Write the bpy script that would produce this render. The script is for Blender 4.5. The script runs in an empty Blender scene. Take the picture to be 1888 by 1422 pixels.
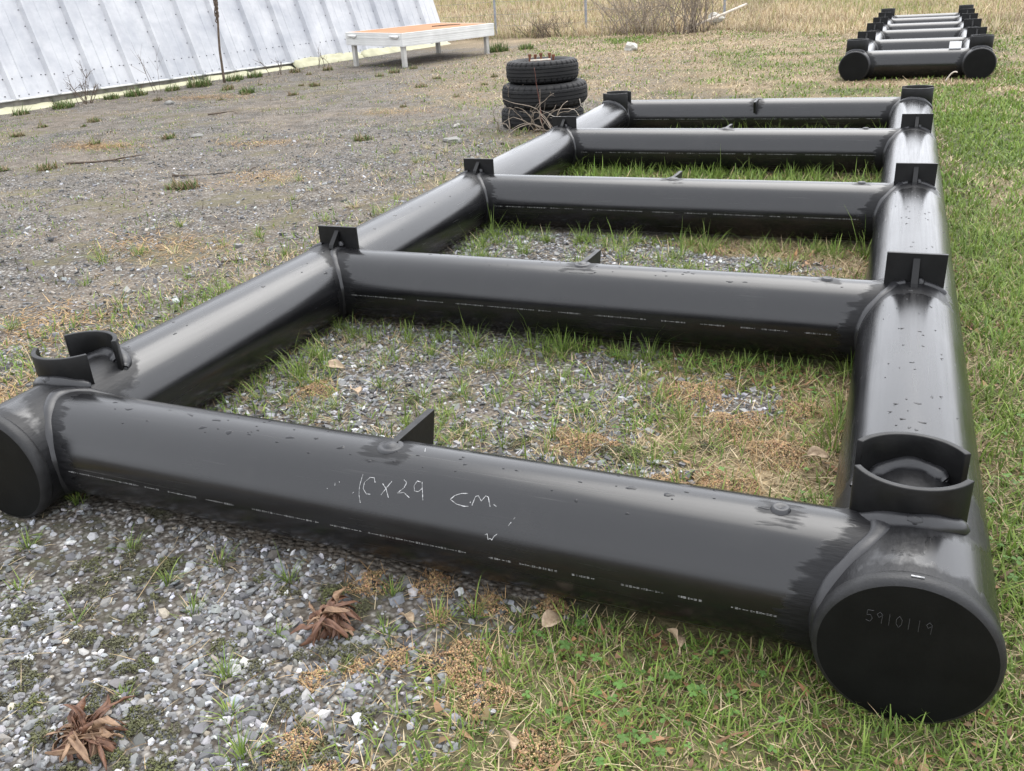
import bpy, math, random
import numpy as np
from mathutils import Matrix, Vector
random.seed(7)
RNG = np.random.default_rng(11)
SC = bpy.context.scene
COL = SC.collection
R_ = math.radians

# ------------------------------------------------------------------ camera
CAM_F, PITCH, ROLL, YAW = 1610.931, 0.425222, 0.0642, -0.419111
CAM_LOC = np.array([-0.12485, -1.41290, 1.31981])
cp, sp = math.cos(PITCH), math.sin(PITCH)
fw = np.array([math.sin(YAW) * cp, math.cos(YAW) * cp, -sp])
rt = np.array([math.cos(YAW), -math.sin(YAW), 0.0])
dn = np.cross(fw, rt)
c_, s_ = math.cos(ROLL), math.sin(ROLL)
rt, dn = c_ * rt + s_ * dn, -s_ * rt + c_ * dn
cd = bpy.data.cameras.new('camera')
cam = bpy.data.objects.new('camera', cd)
COL.objects.link(cam)
M = Matrix.Identity(4)
for r in range(3):
    M[r][0], M[r][1], M[r][2], M[r][3] = rt[r], -dn[r], -fw[r], CAM_LOC[r]
cam.matrix_world = M
cd.sensor_fit = 'HORIZONTAL'
cd.sensor_width = 36.0
cd.lens = 36.0 * CAM_F / 1888.0
cd.clip_start = 0.05
cd.clip_end = 2000
SC.camera = cam

# ------------------------------------------------------------------ sky, sun, exposure
SUN_EL, SUN_AZ = R_(58), R_(6)          # azimuth measured from +Y towards +X
w = bpy.data.worlds.new('World')
SC.world = w
w.use_nodes = True
nt = w.node_tree
nt.nodes.clear()
sky = nt.nodes.new('ShaderNodeTexSky')
sky.sky_type = 'NISHITA'
sky.sun_disc = False
sky.sun_elevation = SUN_EL
sky.sun_rotation = SUN_AZ
sky.air_density = 1.0
sky.dust_density = 4.0
hs = nt.nodes.new('ShaderNodeHueSaturation')
hs.inputs['Saturation'].default_value = 0.10
bg = nt.nodes.new('ShaderNodeBackground')
bg.inputs['Strength'].default_value = 0.15
ow = nt.nodes.new('ShaderNodeOutputWorld')
nt.links.new(sky.outputs[0], hs.inputs['Color'])
mx = nt.nodes.new('ShaderNodeMix'); mx.data_type = 'RGBA'        # closed cloud cover evens the clear sky out
mx.inputs[0].default_value = 0.84
mx.inputs[7].default_value = (4.7, 4.85, 5.2, 1)
nt.links.new(hs.outputs[0], mx.inputs[6])
nt.links.new(mx.outputs[2], bg.inputs['Color'])
nt.links.new(bg.outputs[0], ow.inputs['Surface'])

sd = bpy.data.lights.new('sun', 'SUN')
sd.energy = 0.6
sd.angle = R_(50)
sd.color = (1.0, 0.965, 0.91)
sun = bpy.data.objects.new('sun', sd)
COL.objects.link(sun)
sdir = Vector((math.sin(SUN_AZ) * math.cos(SUN_EL), math.cos(SUN_AZ) * math.cos(SUN_EL), math.sin(SUN_EL)))
sun.rotation_euler = sdir.to_track_quat('Z', 'Y').to_euler()
sun.location = (0, 0, 20)
SC.view_settings.view_transform = 'Standard'
SC.view_settings.look = 'None'
SC.view_settings.gamma = 1.0
SC.view_settings.use_curve_mapping = False
SC.view_settings.exposure = 1.8
SC.cycles.max_bounces = 6
SC.cycles.diffuse_bounces = 3
SC.cycles.glossy_bounces = 3
SC.cycles.transmission_bounces = 3
SC.cycles.use_denoising = True

# ------------------------------------------------------------------ noise helpers
_tab = np.random.default_rng(5).random((256, 256))
def vnoise(x, y):
    x = np.asarray(x, float); y = np.asarray(y, float)
    xi = np.floor(x).astype(int); yi = np.floor(y).astype(int)
    fx, fy = x - xi, y - yi
    fx = fx * fx * (3 - 2 * fx); fy = fy * fy * (3 - 2 * fy)
    a = _tab[xi & 255, yi & 255]; b = _tab[(xi + 1) & 255, yi & 255]
    c = _tab[xi & 255, (yi + 1) & 255]; d = _tab[(xi + 1) & 255, (yi + 1) & 255]
    return (a * (1 - fx) + b * fx) * (1 - fy) + (c * (1 - fx) + d * fx) * fy
def fbm(x, y, o=4):
    s, a, t = 0, 0.5, 0
    for k in range(o):
        s = s + a * vnoise(x * 2 ** k + 17.3 * k, y * 2 ** k + 9.1 * k); t += a; a *= 0.5
    return s / t
def sstep(a, b, x):
    t = np.clip((np.asarray(x, float) - a) / (b - a), 0, 1)
    return t * t * (3 - 2 * t)
def base_h(y):
    t = np.minimum(y, 60.0) - 6.5
    return .011 * (t + np.sqrt(t * t + 1)) - .0008
def H0(x, y):
    x = np.asarray(x, float); y = np.asarray(y, float)
    k = sstep(-1.2, -3.6, x)
    yb = np.minimum(y, 10.2) - 0.0
    return base_h(y) * k + (base_h(yb) + .005 * np.maximum(0, np.minimum(y, 60) - 10.2)) * (1 - k)
def H(x, y):
    far = sstep(14, 30, np.hypot(x, np.asarray(y, float) - 4))
    return H0(x, y) + (fbm(np.asarray(x) * .9, np.asarray(y) * .9, 3) - .5) * .03 * (1 - far) * sstep(0, 1, 1.0) * near_flat(x, y) \
        + (fbm(np.asarray(x) * .12, np.asarray(y) * .12, 3) - .5) * 0.0
def near_flat(x, y):          # keep the soil level where pipes and legs stand
    x = np.asarray(x, float); y = np.asarray(y, float)
    a = sstep(3.1, 4.3, np.abs(x + 1.25)) + sstep(4.2, 5.4, np.abs(y - 3.4))
    return np.clip(a, 0.25, 1)
W0, W1 = 2.36716, 2.54641
def xl(y):
    return -W0 - (W1 - W0) * np.asarray(y, float) / 6.4
YR = [0.19386, 1.76433, 3.41197, 5.18220, 6.85862]
YL = [0.21247, 1.77275, 3.42699, 5.19381, 6.87481]
PR = 0.162

# ------------------------------------------------------------------ mesh helpers
def link(o, parent=None):
    COL.objects.link(o)
    if parent is not None:
        o.parent = parent
    return o
def np_mesh(name, V, faces, mat=None, parent=None, smooth=False, attrs=None):
    """faces: list of int arrays (n,k)"""
    me = bpy.data.meshes.new(name)
    V = np.asarray(V, np.float32)
    fl = [np.asarray(f, np.int32) for f in faces if len(f)]
    nl = sum(f.size for f in fl); nf = sum(len(f) for f in fl)
    me.vertices.add(len(V)); me.vertices.foreach_set('co', V.ravel())
    me.loops.add(nl); me.loops.foreach_set('vertex_index', np.concatenate([f.ravel() for f in fl]))
    tot = np.concatenate([np.full(len(f), f.shape[1], np.int32) for f in fl])
    st = np.concatenate([[0], np.cumsum(tot)[:-1]]).astype(np.int32)
    me.polygons.add(nf); me.polygons.foreach_set('loop_start', st)
    try:
        me.polygons.foreach_set('loop_total', tot)
    except Exception:
        pass
    me.polygons.foreach_set('use_smooth', np.full(nf, bool(smooth)))
    for k, a in (attrs or {}).items():
        a = np.asarray(a, np.float32)
        if a.ndim == 2:
            at = me.attributes.new(k, 'FLOAT_COLOR', 'POINT')
            c4 = np.ones((len(V), 4), np.float32); c4[:, :3] = a
            at.data.foreach_set('color', c4.ravel())
        else:
            at = me.attributes.new(k, 'FLOAT', 'POINT'); at.data.foreach_set('value', a)
    me.update(calc_edges=True)
    if mat:
        me.materials.append(mat)
    o = bpy.data.objects.new(name, me)
    return link(o, parent)
class MB:
    def __init__(s): s.v = []; s.f = []; s.n = 0
    def add(s, V, F):
        s.v.append(np.asarray(V, float))
        for f in F:
            s.f.append(tuple(i + s.n for i in f))
        s.n += len(V)
    def build(s, name, mat=None, parent=None, smooth=False, bevel=0):
        me = bpy.data.meshes.new(name)
        me.from_pydata(np.concatenate(s.v).tolist(), [], s.f)
        me.polygons.foreach_set('use_smooth', [bool(smooth)] * len(me.polygons))
        if mat: me.materials.append(mat)
        o = link(bpy.data.objects.new(name, me), parent)
        if bevel:
            b = o.modifiers.new('bevel', 'BEVEL'); b.width = bevel; b.segments = 2; b.limit_method = 'ANGLE'
        return o
    def box(s, c, size, rot=None):
        x, y, z = [a / 2 for a in size]
        V = np.array([(-x, -y, -z), (x, -y, -z), (x, y, -z), (-x, y, -z), (-x, -y, z), (x, -y, z), (x, y, z), (-x, y, z)])
        if rot is not None: V = V @ np.asarray(rot).T
        s.add(V + np.asarray(c), [(0, 3, 2, 1), (4, 5, 6, 7), (0, 1, 5, 4), (1, 2, 6, 5), (2, 3, 7, 6), (3, 0, 4, 7)])
        return s
    def tube(s, pts, rad, n=6, cap=True):
        P = np.asarray(pts, float); m = len(P)
        rad = np.full(m, rad) if np.isscalar(rad) else np.asarray(rad, float)
        T = np.gradient(P, axis=0); T /= np.linalg.norm(T, axis=1)[:, None] + 1e-12
        ref = np.array([0, 0, 1.0]) if abs(T[0][2]) < .9 else np.array([1.0, 0, 0])
        a = np.linspace(0, 2 * np.pi, n, endpoint=False)
        V = []
        U = np.cross(T[0], ref); U /= np.linalg.norm(U)
        for i in range(m):
            U = U - T[i] * (U @ T[i]); U /= np.linalg.norm(U) + 1e-12
            B = np.cross(T[i], U)
            V.append(P[i] + rad[i] * (np.cos(a)[:, None] * U + np.sin(a)[:, None] * B))
        F = [(i * n + j, i * n + (j + 1) % n, (i + 1) * n + (j + 1) % n, (i + 1) * n + j) for i in range(m - 1) for j in range(n)]
        if cap:
            F += [tuple(range(n))[::-1], tuple((m - 1) * n + j for j in range(n))]
        s.add(np.concatenate(V), F)
        return s
    def prism(s, poly, axis, a, b):
        """2D polygon extruded along axis 0/1/2 from a to b"""
        n = len(poly); V = []
        for t in (a, b):
            for (u, v) in poly:
                p = [u, v]; p.insert(axis, t); V.append(p)
        F = [tuple(range(n))[::-1], tuple(range(n, 2 * n))] + [(i, (i + 1) % n, n + (i + 1) % n, n + i) for i in range(n)]
        s.add(V, F)
        return s
    def lathe(s, prof, n=48, c=(0, 0, 0), ax='z', rfun=None, close=False):
        V = []; m = len(prof)
        for i, (r, z) in enumerate(prof):
            for j in range(n):
                a = 2 * math.pi * j / n
                rr = rfun(i, j, r) if rfun else r
                if ax == 'z': V.append((rr * math.cos(a), rr * math.sin(a), z))
                else: V.append((rr * math.cos(a), z, rr * math.sin(a)))
        F = [(i * n + j, i * n + (j + 1) % n, (i + 1) * n + (j + 1) % n, (i + 1) * n + j) for i in range(m - 1) for j in range(n)]
        if close: F += [((m - 1) * n + j, (m - 1) * n + (j + 1) % n, (j + 1) % n, j) for j in range(n)]
        s.add(np.array(V) + np.asarray(c, float), F)
        return s
def tag(o, label=None, cat=None, group=None, kind=None):
    if label: o['label'] = label
    if cat: o['category'] = cat
    if group: o['group'] = group
    if kind: o['kind'] = kind
    return o
def thing(name, label, cat, loc=(0, 0, 0), rot=(0, 0, 0), group=None):
    o = bpy.data.objects.new(name, None)
    o.empty_display_size = .1
    o.location = loc; o.rotation_euler = rot
    link(o)
    return tag(o, label, cat, group)
def gz(x, y): return float(H(x, y))

# ------------------------------------------------------------------ materials
class NT:
    def __init__(s, name):
        s.m = bpy.data.materials.new(name); s.m.use_nodes = True
        s.t = s.m.node_tree; s.p = s.t.nodes['Principled BSDF']; s.out = s.t.nodes['Material Output']
        s._tc = None
    def n(s, typ, **kw):
        nd = s.t.nodes.new(typ)
        for k, v in kw.items(): setattr(nd, k, v)
        return nd
    def l(s, a, b): s.t.links.new(a, b)
    def oc(s):
        if s._tc is None: s._tc = s.n('ShaderNodeTexCoord')
        return s._tc.outputs['Object']
    def scaled(s, sc):
        mp = s.n('ShaderNodeMapping'); mp.inputs['Scale'].default_value = sc; s.l(s.oc(), mp.inputs['Vector']); return mp.outputs[0]
    def noise(s, scale, detail=3, rough=.55, vec=None):
        nd = s.n('ShaderNodeTexNoise'); nd.inputs['Scale'].default_value = scale
        nd.inputs['Detail'].default_value = detail; nd.inputs['Roughness'].default_value = rough
        s.l(vec if vec is not None else s.oc(), nd.inputs['Vector']); return nd.outputs['Fac']
    def ramp(s, fac, stops):
        nd = s.n('ShaderNodeValToRGB'); e = nd.color_ramp.elements
        while len(e) < len(stops): e.new(.5)
        for i, (p, c) in enumerate(stops):
            e[i].position = p
            e[i].color = (c, c, c, 1) if np.isscalar(c) else (*c, 1)
        s.l(fac, nd.inputs[0]); return nd.outputs[0]
    def math(s, op, a, b=None, clamp=False):
        nd = s.n('ShaderNodeMath', operation=op); nd.use_clamp = clamp
        for i, v in enumerate((a, b)):
            if v is None: continue
            if np.isscalar(v): nd.inputs[i].default_value = v
            else: s.l(v, nd.inputs[i])
        return nd.outputs[0]
    def mix(s, fac, a, b, mode='MIX'):
        nd = s.n('ShaderNodeMix', data_type='RGBA', blend_type=mode)
        for i, v in ((0, fac), (6, a), (7, b)):
            if hasattr(v, 'is_linked'): s.l(v, nd.inputs[i])
            elif np.isscalar(v): nd.inputs[i].default_value = v
            else: nd.inputs[i].default_value = (*v, 1)
        return nd.outputs[2]
    def attr(s, name, out='Color'):
        nd = s.n('ShaderNodeAttribute'); nd.attribute_name = name; return nd.outputs[out]
    def bump(s, h, strength=.3, dist=.01):
        nd = s.n('ShaderNodeBump'); nd.inputs['Strength'].default_value = strength; nd.inputs['Distance'].default_value = dist
        s.l(h, nd.inputs['Height']); s.l(nd.outputs[0], s.p.inputs['Normal']); return nd
    def set(s, **kw):
        for k, v in kw.items():
            k = k.replace('_', ' ')
            if hasattr(v, 'is_linked'): s.l(v, s.p.inputs[k])
            elif np.isscalar(v): s.p.inputs[k].default_value = v
            else: s.p.inputs[k].default_value = (*v, 1)
        return s
def simple(name, col, rough=.6, var=.25, scale=8, metal=0, bump=0, spec=.5):
    m = NT(name)
    f = m.noise(scale, 4)
    a = tuple(c * (1 - var) for c in col); b = tuple(min(1, c * (1 + var)) for c in col)
    m.set(Base_Color=m.ramp(f, [(.3, a), (.7, b)]), Roughness=rough, Metallic=metal)
    m.p.inputs['Specular IOR Level'].default_value = spec
    if bump: m.bump(m.noise(scale * 6, 3), bump, .004)
    return m.m

# black polyethylene pipe, with scraped bands where d < 0 (attribute), serrated by stretched noise
def hdpe(name, stretch, amp=.11, spec=.50):
    m = NT(name)
    d = m.attr('scrape', 'Fac')
    n1 = m.noise(1.0, 2, .6, m.scaled(stretch))
    n2 = m.noise(26, 3)
    e = m.math('ADD', m.math('MULTIPLY', m.math('SUBTRACT', n1, .5), amp), m.math('MULTIPLY', m.math('SUBTRACT', n2, .5), .035))
    dd = m.math('ADD', d, e)
    mask = m.ramp(m.math('ADD', m.math('MULTIPLY', dd, 30), .5), [(.25, 1.0), (.75, 0.0)])
    streak = m.noise(1.0, 2, .7, m.scaled(tuple(v * 2.2 for v in stretch)))
    smud = m.noise(3.2, 4, .6)
    col = m.mix(mask, m.ramp(smud, [(.3, (.0036, .0036, .0042)), (.7, (.0056, .0056, .0063))]), m.ramp(streak, [(.3, (.005, .005, .0055)), (.75, (.013, .013, .014))]))
    dust = m.noise(7, 5, .65)
    col = m.mix(m.ramp(dust, [(.55, 0.0), (.85, .018)]), col, (.3, .28, .24))
    lng = m.noise(1.0, 3, .6, m.scaled(tuple(110 if v > min(stretch) else 2.2 for v in stretch)))
    col = m.mix(m.ramp(lng, [(.66, 0.0), (.74, .05)]), col, (.35, .34, .32))
    rg = m.math('ADD', m.math('MULTIPLY', m.math('SUBTRACT', lng, .5), .22), m.ramp(smud, [(.25, .20), (.8, .28)])); rg = m.math('ADD', rg, m.math('MULTIPLY', mask, m.math('ADD', .12, m.math('MULTIPLY', streak, .14))))
    m.set(Base_Color=col, Roughness=rg)
    m.l(m.math('SUBTRACT', spec, m.math('MULTIPLY', mask, spec * .62)), m.p.inputs['Specular IOR Level'])
    m.p.inputs['IOR'].default_value = 1.52
    fine = m.noise(1.0, 2, .5, m.scaled(tuple(v * 5 for v in stretch)))
    hb = m.math('ADD', m.math('MULTIPLY', m.math('MULTIPLY', mask, fine), .8), m.math('MULTIPLY', m.noise(2.2, 2), 1.2))
    m.bump(hb, .12, .008)
    return m.m
M_CROSS = hdpe('black_pipe_cross', (9, 60, 60))
M_RAIL = hdpe('black_pipe_rail', (42, 16, 42), .05, .66)
m = NT('weld_bead')
m.set(Base_Color=(.014, .014, .0155), Roughness=m.ramp(m.noise(30, 2), [(.3, .3), (.7, .48)]))
m.bump(m.noise(60, 2), .15, .003)
M_BEAD = m.m
m = NT('black_plate')
m.set(Base_Color=m.ramp(m.noise(14, 3), [(.3, (.0035, .0035, .0037)), (.75, (.007, .007, .007))]), Roughness=m.ramp(m.noise(25, 3), [(.3, .34), (.7, .5)]))
m.p.inputs['Specular IOR Level'].default_value = .26
m.bump(m.noise(110, 3), .2, .002)
M_PLATE = m.m
M_CAP = simple('cap_face', (.0035, .0036, .0033), .6, .35, 12, bump=.12, spec=.13)
M_CAPR = simple('cap_rim', (.012, .012, .0125), .5, .3, 40, bump=.2, spec=.35)
M_CHALK = simple('chalk', (.34, .34, .34), .9, .6, 160)
M_SCRATCH = simple('engraved_scratch', (.022, .022, .022), .7, .3, 60)
M_PRINT = simple('white_print', (.17, .17, .165), .8, .6, 160)
m = NT('water')
m.set(Base_Color=(.016, .016, .0175), Roughness=.08)
m.p.inputs['IOR'].default_value = 1.33
m.p.inputs['Specular IOR Level'].default_value = .5
M_DROP = m.m
m = NT('blade')
nd = m.attr('Col')
m.set(Base_Color=nd, Roughness=.55)
m.p.inputs['Specular IOR Level'].default_value = .25
tr = m.n('ShaderNodeBsdfTranslucent'); m.l(nd, tr.inputs['Color'])
ms = m.n('ShaderNodeMixShader'); ms.inputs[0].default_value = .25
m.l(m.p.outputs[0], ms.inputs[1]); m.l(tr.outputs[0], ms.inputs[2]); m.l(ms.outputs[0], m.out.inputs['Surface'])
M_BLADE = m.m
m = NT('stone')
m.set(Base_Color=m.mix(m.ramp(m.noise(90, 3), [(.3, .0), (.8, .35)]), m.attr('Col'), (.09, .085, .07)), Roughness=.75)
m.bump(m.noise(220, 3), .25, .002)
M_STONE = m.m
M_DLEAF = None
def leafmat(name, a, b):
    m = NT(name)
    v = m.noise(1.0, 3, .6, m.scaled((90, 90, 20)))
    m.set(Base_Color=m.ramp(v, [(.3, a), (.7, b)]), Roughness=.6)
    m.bump(v, .4, .004)
    return m.m
M_BROWN = leafmat('dead_leaf_brown', (.055, .024, .014), (.16, .075, .04))
M_BROWN2 = leafmat('dead_leaf_light_brown', (.11, .06, .035), (.27, .17, .10))
M_TANLEAF = leafmat('dead_leaf_tan', (.22, .15, .095), (.38, .29, .19))
m = NT('painted_siding')
v = m.noise(1.3, 5, .65); v2 = m.noise(1.0, 4, .6, m.scaled((.6, 5, 5)))
c = m.ramp(v, [(.35, (.33, .34, .365)), (.62, (.48, .483, .493))])
c = m.mix(m.ramp(v2, [(.5, 0.0), (.75, .35)]), c, (.265, .275, .31))
m.set(Base_Color=c, Roughness=.42)
m.bump(m.noise(1.6, 2), .25, .03)
M_SIDING = m.m
M_CONC = simple('stained_concrete', (.16, .15, .13), .85, .5, 6, bump=.4)
M_FOAM = simple('yellow_foam', (.40, .385, .26), .8, .18, 5, bump=.5)
M_DARK = simple('dark_gap', (.03, .028, .025), .9, .4, 9)
M_SCREW = simple('screw_head', (.07, .07, .075), .6, .3, 50)
M_ALU = simple('white_painted_rail', (.60, .60, .58), .5, .12, 3, bump=.1)
M_ALUL = simple('weathered_leg', (.42, .41, .38), .6, .25, 6, bump=.2)
M_DECK = simple('orange_deck', (.36, .20, .12), .95, .16, 2.5, bump=.2, spec=.05)
M_RUB = None
m = NT('tyre_rubber')
du = m.noise(5, 5, .65)
m.set(Base_Color=m.mix(m.ramp(du, [(.45, 0.0), (.8, .12)]), (.011, .011, .0115), (.10, .094, .08)), Roughness=.7)
m.p.inputs['Specular IOR Level'].default_value = .25
m.bump(m.noise(70, 2), .15, .002)
M_RUB = m.m
M_RUST = simple('rust', (.12, .045, .02), .85, .5, 30, bump=.4)
M_TWIG = simple('grey_twig', (.22, .18, .14), .85, .35, 20)
M_BARK = simple('dark_twig', (.10, .075, .055), .9, .4, 20)
M_REDTWIG = simple('red_twig', (.14, .05, .035), .8, .4, 20)
M_POST = simple('steel_post', (.23, .24, .26), .6, .2, 10, metal=0)
M_WIRE = simple('fence_wire', (.2, .2, .2), .6, .2, 10)
M_WOODP = simple('pale_wood', (.56, .50, .42), .8, .25, 9)
M_PALE = simple('pale_rock', (.40, .385, .345), .9, .25, 14, bump=.4, spec=.2)
M_DULL = simple('dull_stone', (.21, .205, .19), .9, .3, 14, bump=.4, spec=.2)
M_WHITE = simple('white_sheet', (.82, .82, .82), .6, .04, 5)

# ------------------------------------------------------------------ ground cover masks
_by = np.array([-3, -.6, -.48, -.3, -.09, .10, .2, .5, .79, 1.07, 1.4, 1.75, 1.95, 2.6, 2.95, 3.2, 3.7, 4.3, 4.9, 5.4, 6.7, 7.3, 9, 12, 15, 18, 60])
_bx = np.array([-1.10, -1.02, -1.0, -1.0, -.97, -.78, -.6, -.32, -.42, -.74, -.86, -.9, -.30, -.45, -.6, -1.5, -.9, -1.6, -2.6, -2.4, -2.4, -1.0, -2.0, -3.6, -5.5, -6.6, -9])
def lawn_mask(x, y):
    b = np.interp(y, _by, _bx)
    wd = .30 + .05 * np.maximum(np.asarray(y) - 4, 0)
    n = (fbm(x * 2.3 + 4, y * 2.3, 3) - .5) * (1.1 + .12 * np.clip(y, 0, 10))
    return sstep(-wd, wd * 1.1, x - b + n)
def strip_mask(x, y):     # dry grassy belt outside the left pipe, behind the frame and along the fence
    d = xl(np.clip(y, -2, 7)) - x
    s = np.exp(-np.maximum(d - .35, 0) / .55) * (d > .13) * sstep(9.2, 7, y)
    back = sstep(7.6, 10.5, y - .0 * x) * sstep(-8.5, -4.0, x + .25 * (y - 10))
    fence = sstep(15.0, 18.5, y + .12 * (x + 8))
    n = fbm(x * 1.3, y * 1.3, 4)
    return np.clip(np.maximum.reduce([s, back * .75, fence]) * (.45 + 1.1 * n), 0, 1)
def green_mask(x, y):     # share of fresh green in what grows
    n = fbm(x * 1.7 + 31, y * 1.7 + 7, 4)
    g = .50 + 1.9 * (n - .5)
    g = g + .46 * sstep(.1, .3, x) * sstep(9, 6, y) * sstep(.0, .8, y) - .12 * sstep(.3, -.1, y)
    g = g - .26 * sstep(7.2, 10.5, y) - .22 * sstep(-2.45, -2.9, x)
    g = g - .22 * sstep(16, 22, y)
    g = g + .55 * np.exp(-(((x + 5.6) / 1.1) ** 2 + ((y - 17.3) / .7) ** 2))
    g = g + .35 * np.exp(-(((x + 9.6) / 1.2) ** 2 + ((y - 10.2) / .5) ** 2))
    return np.clip(g, 0, 1)
def under_pipe(x, y, m=.10):
    a = (np.abs(x) < m) | (np.abs(x - xl(y)) < m)
    a &= (y > .03) & (y < 7.05)
    for i in range(5):
        yc = YR[i] + (YL[i] - YR[i]) * (x / -2.4)
        a |= (np.abs(y - yc) < m) & (x < 0) & (x > -2.45)
    return a

# ------------------------------------------------------------------ ground
def axis(lo, hi, a, b, s0, g):
    out = list(np.arange(a, b, s0)); st = s0; v = out[-1]
    while v < hi:
        st = min(st * g, 12); v += st; out.append(v)
    st = s0; v = a; pre = []
    while v > lo:
        st = min(st * g, 12); v -= st; pre.append(v)
    return np.array(pre[::-1] + out)
gx = axis(-420, 420, -3.6, 1.6, .03, 1.035)
gyy = axis(-300, 900, -1.0, 3.6, .03, 1.028)
GX, GY = np.meshgrid(gx, gyy)
px, py = GX.ravel(), GY.ravel()
L_ = lawn_mask(px, py); S_ = strip_mask(px, py); G_ = green_mask(px, py)
cover = np.clip(np.maximum(L_, S_), 0, 1)
rs = RNG.random(len(px))[:, None]
n5 = fbm(px * 6, py * 6, 3)[:, None]; n2_ = fbm(px * .8 + 3, py * .8 + 2, 4)[:, None]
straw = np.array([.25, .19, .115]) * (.5 + .9 * n5)
green = np.array([.075, .085, .03]) * (.6 + .8 * n5)
veg = straw * (1 - G_[:, None]) + green * G_[:, None]
soil = (np.array([.15, .12, .088]) * sstep(-2.6, -4.0, px)[:, None] + np.array([.046, .042, .030]) * sstep(-4.0, -2.6, px)[:, None]) * (.55 + .9 * n2_)
base = soil * (1 - cover[:, None]) + veg * cover[:, None] * .8
mossy = sstep(.56, .72, fbm(px * 2.1 + 50, py * 2.1 + 3, 4)) * (1 - cover)
base = base * (1 - .5 * mossy[:, None]) + .5 * mossy[:, None] * np.array([.07, .075, .035])
gravel = np.clip(1.0 - cover * 1.15 - .45 * mossy, 0, 1)
# dark weathered soil out in the yard
yard = sstep(-3.2, -5.0, px) * sstep(18, 15, py)
gravel = np.maximum(gravel * (1 - .2 * yard), .42 * sstep(-2.4, -3.2, px) * sstep(18, 14, py))
ny, nx = GX.shape
idx = np.arange(nx * ny).reshape(ny, nx)
quads = np.stack([idx[:-1, :-1].ravel(), idx[:-1, 1:].ravel(), idx[1:, 1:].ravel(), idx[1:, :-1].ravel()], 1)
m = NT('ground_cover')
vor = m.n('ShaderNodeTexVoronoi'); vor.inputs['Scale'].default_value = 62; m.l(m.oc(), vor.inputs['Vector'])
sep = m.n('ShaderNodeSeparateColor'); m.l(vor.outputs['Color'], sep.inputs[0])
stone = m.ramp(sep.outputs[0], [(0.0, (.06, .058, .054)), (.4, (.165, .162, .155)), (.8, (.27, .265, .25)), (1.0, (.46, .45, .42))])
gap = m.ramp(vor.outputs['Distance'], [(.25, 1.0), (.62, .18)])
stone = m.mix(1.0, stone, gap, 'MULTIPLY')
tint = m.noise(.8, 4)
stone = m.mix(m.ramp(tint, [(.30, .1), (.7, .7)]), stone, (.175, .142, .108), 'MIX')
stone = m.mix(1.0, stone, m.ramp(m.noise(4.5, 5, .75), [(.30, .45), (.52, 1.0), (.72, 1.4)]), 'MULTIPLY')
base_c = m.mix(1.0, m.attr('Col'), m.ramp(m.noise(34, 6, .8), [(.3, .25), (.7, 1.7)]), 'MULTIPLY')
gm = m.math('ADD', m.attr('gravel', 'Fac'), m.math('MULTIPLY', m.math('SUBTRACT', m.noise(9, 5, .7), .5), 1.5))
gm = m.ramp(gm, [(.38, 0.0), (.62, 1.0)])
m.set(Base_Color=m.mix(gm, base_c, stone), Roughness=.9)
m.p.inputs['Specular IOR Level'].default_value = .2
hgt = m.math('ADD', m.math('MULTIPLY', m.math('SUBTRACT', 1.0, vor.outputs['Distance']), gm), m.math('MULTIPLY', m.noise(40, 4, .7), .8))
m.bump(hgt, .8, .012)
ground = np_mesh('ground', np.stack([px, py, H(px, py)], 1), [quads], m.m, smooth=True, attrs={'Col': base, 'gravel': gravel})
tag(ground, 'yard ground of grey gravel, dry straw and grass', kind='structure')
# sky dome is the world itself
# ------------------------------------------------------------------ pipe frames
def sweep_bead(mb, P, N, B, hw, hh, n=8, closed=False):
    """elliptic bead along points P; N outward, B sideways"""
    a = np.linspace(0, 2 * np.pi, n, endpoint=False); m_ = len(P); V = []
    hw = np.full(m_, hw) if np.isscalar(hw) else hw
    hh = np.full(m_, hh) if np.isscalar(hh) else hh
    for i in range(m_):
        V.append(P[i] + np.cos(a)[:, None] * B[i] * hw[i] + np.sin(a)[:, None] * N[i] * hh[i])
    k = m_ if closed else m_ - 1
    F = [(i * n + j, i * n + (j + 1) % n, ((i + 1) % m_) * n + (j + 1) % n, ((i + 1) % m_) * n + j) for i in range(k) for j in range(n)]
    if not closed: F += [tuple(range(n)), tuple((m_ - 1) * n + j for j in range(n))[::-1]]
    mb.add(np.concatenate(V), F)
def unit(a): return a / (np.linalg.norm(a, axis=-1, keepdims=True) + 1e-12)

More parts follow.
